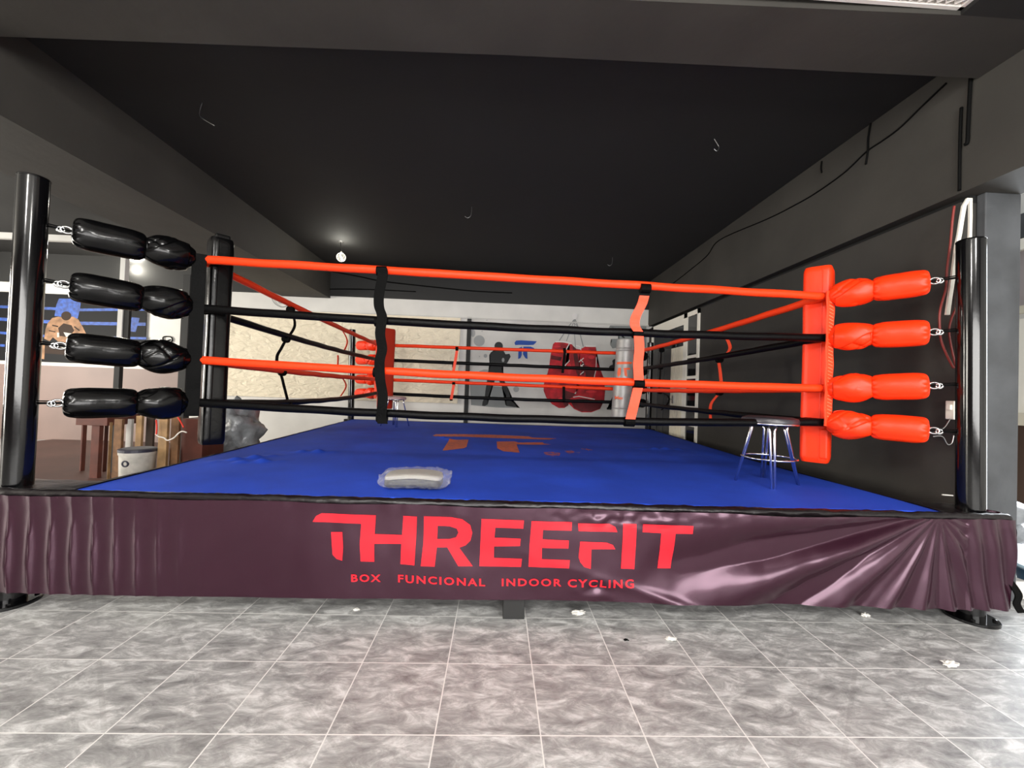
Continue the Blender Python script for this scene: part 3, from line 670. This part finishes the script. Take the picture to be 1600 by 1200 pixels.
# ---- spacer straps tied between the ropes
def spacer(name_lbl, plane, pts_list, m, w, rside, bands=(), bm_='webb', off=-.04, tilt=None):
    ax, val = plane; t = None
    allp = [at(x, y, ax, val) for pl in pts_list for x, y in pl]
    t = thing('rope_spacer', name_lbl, 'strap', tuple(allp[-1]), 'webbing straps tied between the ropes')
    for pl in pts_list:
        b = MB(); pts = smooth_path([at(x, y, ax, val) for x, y in pl], 5)
        for i, p in enumerate(pts): p[ax] += .002*math.sin(i*.9)
        b.ribbon(pts, w, .006, rside); b.build('webbing', m, t)
    for (x, y) in bands:
        p = at(x, y, ax, val + (.045 if ax == 1 else 0)); b = MB()
        if ax == 1: b.tube([p-Vector((w*.5, 0, 0)), p+Vector((w*.5, 0, 0))], .038, 14)
        else: b.tube([p-Vector((0, w*.5, 0)), p+Vector((0, w*.5, 0))], .038, 14)
        b.build('band', bm_, t, smooth=False)
    return t
spacer('black strap tying the front ropes, left of centre', (1, .60), [[(597,418),(598,430),(593,455),(592,478),(597,495),(594,520),(597,545),(593,566),(594,592),(598,620),(596,650),(598,662)]], 'webb', .075, (1, 0, 0), [(597, 424), (594, 503), (592, 582), (597, 652)])
spacer('orange strap with pale edges tying the front ropes, right of centre', (1, .58), [[(1007,462),(1003,475),(993,496),(992,508),(997,518)], [(998,525),(999,545),(997,570),(998,594)], [(997,606),(991,630),(985,655)]], 'webo', .075, (1, 0, 0), [(1008, 451), (996, 521), (998, 600), (983, 659)])
spacer('long black zigzag strap tying the left side ropes, nearer one', (0, -2.48), [[(455,486),(461,508),(450,527),(440,543),(433,558),(433,578)], [(438,583),(444,603),(450,630)]], 'webb', .05, (0, 1, 0), [(454, 484), (447, 530), (441, 582), (450, 630)])
spacer('small dark strap tying the left side ropes near the far corner', (0, -2.48), [[(536,518),(543,534),(536,551)], [(528,555),(528,572)], [(533,588),(541,603),(532,619)]], 'webo', .05, (0, 1, 0), [], 'webb')
spacer('orange zigzag strap tying the right side ropes, nearer one', (0, 2.33), [[(1130,520),(1141,544),(1126,560)], [(1123,566),(1127,596)], [(1124,614),(1111,632),(1110,656)]], 'webo', .055, (0, 1, 0), [(1125, 521), (1124, 562), (1124, 613)])
spacer('black strap tying the right side ropes near the far corner', (0, 2.30), [[(1033,548),(1032,572)], [(1032,575),(1030,608)], [(1033,613),(1045,620),(1043,631),(1033,641)]], 'webb', .05, (0, 1, 0), [(1034, 547), (1032, 574), (1031, 612)])
spacer('small orange strap tying the far ropes on the left', (1, 4.95), [[(714,548),(708,584)], [(709,601),(705,624)]], 'webo', .05, (1, 0, 0), [(714, 545), (709, 571), (709, 600), (705, 623)])
spacer('small black strap tying the far ropes, before the painted gloves', (1, 4.95), [[(883,548),(879,583)], [(881,604),(881,626)]], 'webb', .05, (1, 0, 0), [(882, 547), (881, 625)])

# ---- stools in the ring
def stool(cx, cy, zs, rot, label, legs=None, rs=.17):
    t = thing('stool', label, 'stool', (cx, cy, ZP), 'stools standing in the ring')
    b = MB(); b.lathe([(.001, zs-.055), (rs-.02, zs-.055), (rs, zs-.045), (rs+.004, zs-.03), (rs-.006, zs-.008), (rs-.04, zs+.004), (.001, zs+.008)], (cx, cy, 0), 40); st_ = arc_autosmooth(b.build('seat', 'seatgrey', t))
    b = MB(); b.torus((cx, cy, zs-.05), rs-.005, .008, 'z', 40, 8); b.build('seat_rim', 'chrome', st_, smooth=True)
    for j in range(4):
        a = R(rot+90*j); lx, ly = (legs[j] if legs else (cx+.235*math.cos(a), cy+.235*math.sin(a)))
        dx, dy = (lx-cx), (ly-cy); top = Vector((cx+dx*.55, cy+dy*.55, zs-.055)); bot = Vector((lx, ly, canvas_z(lx, ly)))
        n = Vector((-dy, dx, 0)).normalized()*.013
        b = MB(); b.tube([top+n*2.2, top+n*1.2-Vector((0, 0, .05)), bot+n*.8], .009, 10).tube([top-n*2.2, top-n*1.2-Vector((0, 0, .05)), bot-n*.8], .009, 10); b.build('leg', 'chrome', t, smooth=True)
    rr = .235*.82; b = MB(); b.torus((cx, cy, ZP+.21), rr, .007, 'z', 48, 8); b.build('foot_ring', 'chrome', t, smooth=True)
stool(1.98, .72, 1.235, 0, 'chrome legged stool with dark round seat beside the near right orange cushion', [(1.87, .50), (1.76, .80), (2.20, .68), (2.09, .95)], .20)
stool(-1.95, 4.55, 1.21, 20, 'small chrome legged stool with pale pinkish seat before the far left corner', None, .17)
[c for c in bpy.data.objects['stool.001'].children if c.name.startswith('seat')][0].data.materials[0] = M['pinkseat']

# ---- wrapped cushion lying on the canvas
t = thing('wrapped_cushion', 'black cushion wrapped in clear plastic lying on the blue canvas near the front edge', 'cushion', (-.72, .36, ZP))
c0 = Vector((-.73, .28, ZP+.002)); mt = Matrix.Translation(c0) @ Matrix.Rotation(R(3), 4, 'Z')
def fcu(u, v, g=0, seed=0):
    a = 2*math.pi*v; ca, sa = math.cos(a), math.sin(a)
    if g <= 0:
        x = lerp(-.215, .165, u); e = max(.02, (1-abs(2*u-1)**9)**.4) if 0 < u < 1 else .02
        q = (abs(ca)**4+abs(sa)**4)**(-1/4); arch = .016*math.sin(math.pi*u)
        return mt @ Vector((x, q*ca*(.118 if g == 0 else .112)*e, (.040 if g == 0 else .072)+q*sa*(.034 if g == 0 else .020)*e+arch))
    x = lerp(-.235, .215, u); th = max(.10, (1-abs(2*u-1)**7)**.8)      # bag: full in the middle, flat crumpled ends
    q = (abs(ca)**4+abs(sa)**4)**(-1/4); n_ = abs(noise.noise(Vector((x*22+seed, ca*2.5, sa*2.5))))+.6*abs(noise.noise(Vector((x*50, ca*6+seed, sa*6))))
    endc = abs(2*u-1)**3
    return mt @ Vector((x+.012*endc*noise.noise(Vector((ca*4, sa*4, seed))), q*ca*(.128+.022*n_), max(.004, .05+q*sa*(.042*th+.008+.012*n_)+.016*math.sin(math.pi*u)+.03*endc*n_)))
MB().grid(lambda u, v: fcu(u, v), 40, 40, wrap=True).build('cushion', 'paperb', t, smooth=True)
MB().grid(lambda u, v: fcu(u, v, -1), 40, 40, wrap=True).build('painted_sheen', 'cushionsheen', t, smooth=True)  # pale slab: light reflected off the cushion's top, put in as colour
MB().grid(lambda u, v: fcu(u, v, 1, 4), 110, 90, wrap=True).build('plastic_wrap', 'plastic', t, smooth=True)

# ================================================================== OVERHEAD
def ceiling_wire(px, py, kind, label, z=ZC):
    p = at(px, py, 2, z)
    b = MB()
    if kind == 'hook': pts = [p, p+Vector((.0, 0, -.06)), p+Vector((-.01, 0, -.13)), p+Vector((-.05, 0, -.16)), p+Vector((-.09, 0, -.14))]
    elif kind == 'curl': pts = [p+Vector((0,0,0)), p+Vector((-.02, 0, -.10)), p+Vector((.02, -.02, -.16)), p+Vector((.12, 0, -.21))]
    else: pts = [p, p+Vector((.02, 0, -.03)), p+Vector((.05, .0, -.08)), p+Vector((.03, 0, -.12)), p+Vector((.0, 0, -.10))]
    b.tube(smooth_path(pts, 5), .0035, 6); o = b.build('ceiling_wire', M['zinc'], None, smooth=True)
    tag(o, label, 'wire', 'loose wire ends hanging from the ceiling'); return o
ceiling_wire(737, 323, 'hook', 'small hooked wire hanging from the ceiling centre')
ceiling_wire(316, 160, 'curl', 'curled wire end hanging from the left of the ceiling')
ceiling_wire(1116, 217, 'short', 'short bright wire end on the right of the ceiling')
ceiling_wire(957, 402, 'hook', 'faint wire end hanging far back under the ceiling, left of the side wall')
t = thing('pendant_bulb', 'round clear glass bulb hanging on a short cord under the ceiling', 'lamp', (-3.0, 4.62, 3.4))
pb = at(532, 377, 2, ZC); bc = at(533, 402, 1, pb.y)
b = MB(); b.lathe([(.001, -.012), (.035, -.012), (.045, 0), (.001, 0)], (pb.x, pb.y, ZC), 20); b.build('ceiling_cap', 'zinc', t)
MB().tube([pb, (bc.x, bc.y, bc.z+.10)], .005, 8).build('cord', 'blackc', t)
MB().lathe([(.001, .10), (.016, .10), (.018, .06), (.001, .06)][::-1], (bc.x, bc.y, bc.z), 16).build('socket', 'whitetrim', t)
b = MB(); bmesh.ops.create_uvsphere(b.bm, u_segments=32, v_segments=20, radius=.078, matrix=Matrix.Translation(bc)); b.build('bulb', 'bulbg', t, smooth=True)
MB().tube([bc+Vector((-.02, 0, .04)), bc+Vector((-.005, 0, .01)), bc+Vector((.012, 0, -.02)), bc+Vector((.025, 0, -.05))], .012, 10).build('filament', 'filament', t, smooth=True)

# lamps on the left room ceiling
for (px, py, lb) in ((217, 405, 'bright round ceiling lamp in the left room beside the white post'), (-4, 406, 'glowing ceiling lamp at the far left edge behind the near left post')):
    p = at(px, py, 2, ZC); t = thing('ceiling_lamp', lb, 'lamp', (p.x, p.y, ZC))
    b = MB(); b.lathe([(.001, -.05), (.20, -.045), (.22, -.03), (.22, -.015), (.001, -.015)], (p.x, p.y, ZC), 32); b.build('diffuser', 'lamp', t)
    b = MB(); b.lathe([(.23, -.02), (.24, 0), (.001, 0)], (p.x, p.y, ZC), 32); b.build('housing', 'whitetrim', t)

for k, x_ in enumerate((-2.2, 1.6)):      # unseen lamps added over the near bay to brighten the floor
    b = MB(); b.lathe([(.001, -.05), (.20, -.045), (.22, -.03), (.22, .0), (.001, .02)], (x_, -4.6, ZC), 32); struct(b.build('trim_%d' % (7+k), 'lamp'))
# white expanded-metal grille over the near bay
b = MB(); x = -1.0; zc = 3.745
while x < 2.45:
    for s in (-1, 1):
        xa, xb = x, x+s*1.1
        y_a, y_b = -.2, -1.3
        if xb > 2.43: tt = (2.43-xa)/(xb-xa); xb = 2.43; y_b = lerp(-.2, -1.3, tt)
        b.ribbon([(xa, y_a, zc), (xb, y_b, zc+.0)], .026, .004, (0, .3, 1) if s > 0 else (0, -.3, 1))
    x += .055
b.box((-1.0, -.222, zc-.018), (2.45, -.2, zc+.02)).box((2.425, -1.3, zc-.018), (2.45, -.2, zc+.02))
tag(b.build('metal_grille', 'mesh'), 'white expanded metal grille set in the ceiling opening at the top right', 'grille')

# cables on the right wall beam
def cable(name, m, px, ax, v, r, label, cat='cable', off=0, grp=None):
    pts = smooth_path([at(x, y, ax, v) for x, y in px], 6)
    for p in pts: p[ax] -= off
    o = MB().tube(pts, r, 8).build(name, m, None, smooth=True); return tag(o, label, cat, grp)
cable('cable', 'blackc', [(1480,130),(1440,168),(1407,200),(1380,220),(1355,237),(1320,270),(1275,302),(1240,322),(1200,342),(1125,375),(1105,400),(1075,425),(1052,443)], 0, XW, .007, 'long black cable running along the top of the right wall beam', off=.008)
cable('cable', 'blackc', [(1362,190),(1358,215),(1357,237),(1354,257)], 0, XW, .008, 'short vertical black cable end high on the right wall beam, middle', off=.008)
cable('cable', 'blackc', [(1285,252),(1284,262),(1285,270)], 0, XW, .007, 'tiny black cable stub high on the right wall beam, farther back', off=.008)
cable('cable', 'blackc', [(1519,122),(1517,160),(1515,200),(1514,222),(1510,226)], 0, XW, .011, 'thick black cable dropping from the ceiling beam above the right post', off=.012)
cable('cable', 'blackc', [(1504,168),(1502,220),(1501,298)], 0, XW, .009, 'long vertical black cable on the beam above the right post, left one', off=.010)
cable('cable', 'blackc', [(505,422),(560,432),(600,440),(680,449),(740,455),(800,458)], 1, YB-.03, .012, 'black cable sagging across the dark band of the back wall', off=.02)
cable('cable', 'blackc', [(390,447),(460,452),(560,452),(650,456)], 1, YB-.03, .010, 'thin black cable along the lower edge of the back wall band', off=.02)
cable('cable', 'mgrey', [(422,455),(428,472),(440,480),(452,476),(450,470),(438,474),(432,462),(426,456)], 1, YB, .006, 'coiled thin grey cable hanging on the white strip of the back wall', off=.02)
cable('electrical_wire', 'maroon', [(1491,322),(1488,345),(1485,380),(1480,420),(1478,450),(1470,480),(1468,500),(1470,530),(1480,556),(1490,575)], 1, .24, .007, 'red wire bowing out beside the near right post, outer one', 'wire', grp='red wires behind the near right post')
cable('electrical_wire', 'maroon', [(1494,480),(1486,500),(1483,520),(1488,550),(1496,582)], 1, .26, .006, 'short red wire hugging the near right post, inner one', 'wire', grp='red wires behind the near right post')
def strip(px, v, w, label):
    pts = [at(x, y, 1, v) for x, y in px]; o = MB().ribbon(pts, w, .012, (1, 0, 0)).build('plastic_strip', 'whitetrim'); return tag(o, label, 'trim strip', 'pale strips hanging behind the near right post')
strip([(1513,310),(1506,322),(1502,345),(1499,365),(1495,384),(1489,430),(1483,470),(1480,492)], .25, .028, 'long pale strip hanging slantwise behind the near right post')
strip([(1516,310),(1516,340),(1515,378),(1515,400)], .27, .020, 'short straight pale strip hanging above the top of the near right post')
t = thing('power_socket', 'white power socket box half hidden behind the near right post', 'socket', tuple(at(1490, 655, 1, .36)))
pa, pb_ = at(1481, 655, 1, .38), at(1504, 627, 1, .38)
MB().box((pa.x, .34, pa.z), (pb_.x, .40, pb_.z)).build('housing', 'whitetrim', t, bevel=.006)
MB().box((pa.x-.018, .35, lerp(pa.z, pb_.z, .5)), (pa.x, .38, lerp(pa.z, pb_.z, .8))).build('plug', 'whitetrim', t, bevel=.004)
cable('cord', 'zinc', [(1484,655),(1475,668),(1462,674),(1452,673)], 1, .30, .004, 'thin cord curling from the socket towards the lowest orange cover', 'cord')
cable('cord', 'zinc', [(1458,682),(1472,682),(1480,694),(1487,692),(1490,680)], 1, .28, .004, 'thin looped cord end beside the lowest orange cover', 'cord')
cable('cord', 'paper', [(1472,773),(1485,774),(1497,775)], 1, .38, .005, 'short white cord end at the ring edge left of the near right post', 'cord')

# ================================================================== LEFT ROOM
YR = 3.5
t = thing('exercise_rig', 'white topped steel rig standing in the left room before the poster', 'rig', tuple(at(188, 700, 1, YR)))
pt = at(190, 367, 1, YR); pm = at(187, 568, 1, YR); xx = pm.x
MB().box((xx-.035, YR-.035, pm.z), (xx+.035, YR+.035, pt.z+.03)).build('white_upright', 'white', t, bevel=.004)
MB().box((xx-.05, YR-.03, 0), (xx+.03, YR+.03, pm.z)).build('black_upright', 'blackp', t, bevel=.004)
MB().box((xx+.036, YR-.02, pm.z), (xx+.11, YR+.02, pt.z-.8)).build('black_backing', 'blackp', t)
pl_ = at(0, 368, 1, YR); MB().box((-9, YR-.035, pl_.z-.045), (xx+.035, YR+.035, pl_.z+.04)).build('crossbar', 'white', t, bevel=.004)
MB().box((-9.04, YR-.03, 0), (-8.97, YR+.03, pl_.z-.045)).build('far_upright', 'white', t)
p = at(287, 600, 1, 4.2); o = MB().box((p.x-.06, 4.15, 0), (p.x+.06, 4.27, at(289, 430, 1, 4.2).z)).build('support_post', 'blackp', None, bevel=.005)
tag(o, 'plain black square upright behind the near left black cushion', 'post')
# wire hook on white wall
b = MB(); hk = [at(x/4.8, 350+y/4.8, 1, YB-.02) for x, y in ((1230,878),(1222,858),(1232,845),(1275,845),(1292,860),(1290,880),(1262,886),(1255,875),(1280,868))]
o = b.tube(smooth_path(hk, 5), .012, 8).build('wall_hook', 'blackc', None, smooth=True); tag(o, 'small black bent wire hook on the white wall right of the poster', 'hook')
# bench, planks, bucket
t = thing('wooden_bench', 'brown wooden bench with dark top in the left room behind the lowest black cover', 'bench', tuple(at(160, 700, 1, 3.2)))
def pxbox(x0, y0, x1, y1, Y, d, m, name, par=None, bevel=.004, z0=None):
    a = at(x0, y1, 1, Y); c_ = at(x1, y0, 1, Y)
    return MB().box((a.x, Y, a.z if z0 is None else z0), (c_.x, Y+d, c_.z)).build(name, m, par, bevel=bevel)
pxbox(118, 650, 168, 664, 3.1, .5, 'woodd', 'seat_board', t)
pxbox(138, 664, 156, 760, 3.12, .06, 'woodd', 'leg', t, z0=0); pxbox(122, 664, 130, 760, 3.5, .06, 'woodd', 'leg', t, z0=0); pxbox(158, 664, 164, 760, 3.5, .06, 'woodd', 'leg', t, z0=0)
for i, (x0, x1, y0, Y, m, lb) in enumerate(((166, 172, 660, 2.9, 'woodp', 'narrow pale plank standing upright left of the bucket'), (173, 191, 655, 3.0, 'wood', 'broad brown board standing upright left of the bucket'), (192, 206, 655, 3.4, 'white', 'pale board standing upright behind the bucket'), (207, 222, 650, 3.3, 'woodp', 'light brown board leaning upright behind the bucket'), (223, 240, 652, 3.5, 'brownw', 'dark brown board standing upright behind the bucket, right side'), (243, 262, 652, 2.5, 'woodp', 'tan board standing upright right of the bucket'), (262, 280, 652, 2.6, 'wood', 'brown board standing upright beside the red crate'))):
    o = pxbox(x0, y0, x1, 760, Y, .04, m, 'timber_board', z0=0); tag(o, lb, 'board', 'boards stacked in the left room')
t = thing('paint_bucket', 'white plastic paint bucket with dark lid beside the boards in the left room', 'bucket', tuple(at(216, 735, 1, 2.55)))
Yk = 2.45; pc = at(216, 705, 1, Yk); rw = (at(239, 705, 1, Yk).x-at(193, 705, 1, Yk).x)/2; zt = pc.z
b = MB(); b.lathe([(.001, 0), (rw*.86, 0), (rw*.9, .01), (rw, zt-.03), (rw+.008, zt-.03), (rw+.008, zt-.05+.06), (.001, zt)], (pc.x, Yk, 0), 36); arc_autosmooth(b.build('pail', 'bucket', t))
MB().lathe([(rw+.012, zt), (rw+.012, zt+.03), (rw*.9, zt+.04), (.001, zt+.04)], (pc.x, Yk, 0), 36).build('lid', 'lid', t)
b = MB(); b.torus((pc.x, Yk-rw*.95, zt-.12), .03, .012, 'y', 16, 6); b.build('handle_lug', 'lid', t)
o = pxbox(282, 655, 318, 700, 2.7, .4, 'woodd', 'crate', z0=0); tag(o, 'dark red-brown crate behind the foot of the near left cushion', 'crate')
cable('cord', 'red', [(244,656),(245,668),(244,680)], 1, 2.4, .008, 'short red cord dangling below the lowest black cover, left one', 'cord')
cable('cord', 'red', [(278,652),(283,660),(287,668)], 1, 2.4, .008, 'short red cord dangling below the lowest black cover, right one', 'cord')
cable('cord', 'whitec', [(243,678),(248,682),(256,684),(262,688),(272,684),(279,677),(285,674),(292,676)], 1, 2.4, .008, 'white cord draped over the boards in the left room', 'cord')
def crumple(name, c, r, m, label, cat, sx=1, sz=1, seed=0, amp=.35):
    b = MB(); bmesh.ops.create_icosphere(b.bm, subdivisions=4, radius=1)
    for v in b.bm.verts:
        n_ = v.co.normalized(); k = 1+amp*noise.noise(n_*2.2+Vector((seed, 0, 0)))+amp*.8*abs(noise.noise(n_*5+Vector((0, seed, 0))))
        v.co = Vector((n_.x*r*sx*k, n_.y*r*k, max(-.96, n_.z)*r*sz*k))
    mn = min(v.co.z for v in b.bm.verts)
    for v in b.bm.verts: v.co += Vector((c[0], c[1], c[2]-mn))
    return tag(b.build(name, m, None, smooth=True), label, cat)
ph_ = at(360, 690, 1, 3.6)
crumple('plastic_sheeting', (ph_.x, 3.6, 0), .30, 'plasticw', 'heap of crumpled pale plastic beyond the left edge of the ring', 'plastic sheet', 1.15, 1.35, 3, .5)
o = MB().box((-9.5, .6, .0), (-3.25, YB-.05, .02)).build('floor_mat', 'matbrown', None, bevel=.004); tag(o, 'dark red-brown floor mat covering the left room beyond the ring', 'mat')

# ================================================================== RIGHT ROOM (beyond the column)
XS = 6.0
WR = struct(MB().box((XS, -8, 0), (XS+.15, 9, 6)).build('wall_far_right', 'white'))
def zr(py): return at(1600, py, 0, XS).z
def band(z0, z1, m, name, dep=.03): MB().box((XS-dep, .5, z0), (XS+.01, 9, z1)).build(name, m, WR)
band(0, zr(665), 'brownw', 'lower_panel'); band(zr(665), zr(645), 'cream', 'sill', .06); band(zr(645), zr(498), 'whitetrim', 'window_panel', .02); band(zr(490), zr(478), 'cream', 'rail', .05)
band(zr(478), zr(392), 'mauvel', 'upper_panel', .02); band(zr(392), zr(375), 'whitetrim', 'head_rail', .08); band(zr(372), zr(335), 'colp', 'grey_lintel', .05)
struct(MB().box((XW+.42, -8, 4.6), (XS, 9, 4.7)).build('ceiling', 'white'))
o = MB().box((3.95, 1.9, 0), (4.9, 2.7, .80)).build('cardboard_box', 'cardboard', None, bevel=.01); tag(o, 'brown cardboard box standing beyond the grey column', 'box')
crumple('plastic_sheeting', (4.15, 1.3, 0), .42, 'plasticw', 'crumpled clear plastic heaped on the floor right of the grey column', 'plastic sheet', 1.1, .75, 8, .4)
crumple('plastic_bag', (3.62, .95, 0), .18, 'plasticw', 'tall bulging plastic wrap peeping out behind the grey column', 'plastic bag', .6, 2.4, 12, .3)
t = thing('storage_bin', 'blue plastic bin with a pale blue lid at the right edge, by the column', 'bin', (3.90, .36, 0))
b = MB(); b.lathe([(.001, .0), (.15, .0), (.17, .02), (.19, .19), (.001, .19)], (3.90, .36, 0), 30); arc_autosmooth(b.build('bucket', 'bluebin', t))
b = MB(); mt = Matrix.Translation((3.83, .40, .25)) @ Matrix.Rotation(R(15), 4, 'X'); 
b.lathe([(.001, -.02), (.22, -.02), (.235, -.005), (.225, .01), (.001, .014)], (0, 0, 0), 36)
for v in b.bm.verts: v.co = mt @ v.co
arc_autosmooth(b.build('lid', 'bluep', t))
o = MB().box((3.50, .33, 0), (3.66, .50, .13)).build('foam_block', 'white', None, bevel=.01); tag(o, 'small pale block on the floor at the foot of the column', 'block')

# small scraps on the tiles
for i, (px, py, r_, lb) in enumerate(((904, 961, .016, 'white paper scrap on the tiles below the banner, centre right'), (1485, 1043, .017, 'white crumpled paper scrap on the tiles at the right'), (1352, 963, .012, 'tiny white scrap on the tiles by the right end of the banner'), (1048, 1001, .012, 'flattened pale scrap on the tiles right of centre'), (557, 954, .008, 'tiny dark-edged scrap on the tiles left of the middle leg'), (978, 1001, .006, 'tiny dark pebble on the tiles below the banner'))):
    p = at(px, py, 2, 0); crumple('paper_scrap', (p.x, p.y, 0), r_, 'paper' if i != 5 else 'blackc', lb, 'scrap', 1.8, .6, i*3.1, .9)

# ================================================================== LIGHT
w = bpy.data.worlds.new('world'); sc.world = w; w.use_nodes = True
bg = w.node_tree.nodes['Background']; bg.inputs[0].default_value = (.85, .92, 1, 1); bg.inputs[1].default_value = .5
def area(name, loc, target, sx, sy, power, col):
    l = bpy.data.lights.new(name, 'AREA'); l.shape = 'RECTANGLE'; l.size = sx; l.size_y = sy; l.energy = power; l.color = col
    o = bpy.data.objects.new(name, l); C.objects.link(o); o.location = loc
    o.rotation_euler = (Vector(target)-Vector(loc)).to_track_quat('-Z', 'Z').to_euler(); return o
area('daylight_front', (1.0, -7.75, 1.9), (.6, 3, 1.0), 8, 2.2, 600, (1, .985, .96))
area('daylight_left', (-12.8, -3.2, 1.9), (-2, -1.5, 1.6), 3.4, 2.6, 420, (1, .95, .85))
area('daylight_right', (5.93, 1.35, 1.95), (2, 1.35, 1.95), 4.6, 1.15, 150, (.88, .94, 1))
def point(loc, power, col, r=.1):
    l = bpy.data.lights.new('lamp_light', 'POINT'); l.energy = power; l.color = col; l.shadow_soft_size = r
    o = bpy.data.objects.new('lamp_light', l); C.objects.link(o); o.location = loc
p = at(217, 405, 2, ZC); point((p.x, p.y-.1, ZC-.25), 60, (1, .95, .82))
point((-2.2, -4.6, ZC-.3), 190, (1, .98, .95), .2); point((1.6, -4.6, ZC-.3), 190, (1, .98, .95), .2)  # floor fill from the two added near-bay lamps
point((bc.x, bc.y, bc.z+.09), 14, (1, .97, .85), .05)
area('daylight_left_room', (-11.8, 2.6, 2.1), (2, 5.4, 1.7), 2.4, 2.2, 430, (1, .96, .86))
vs = sc.view_settings; vs.view_transform = 'Standard'; vs.look = 'None'; vs.exposure = .42; vs.gamma = 1; vs.use_curve_mapping = False
sc.cycles.use_denoising = True; sc.cycles.max_bounces = 8
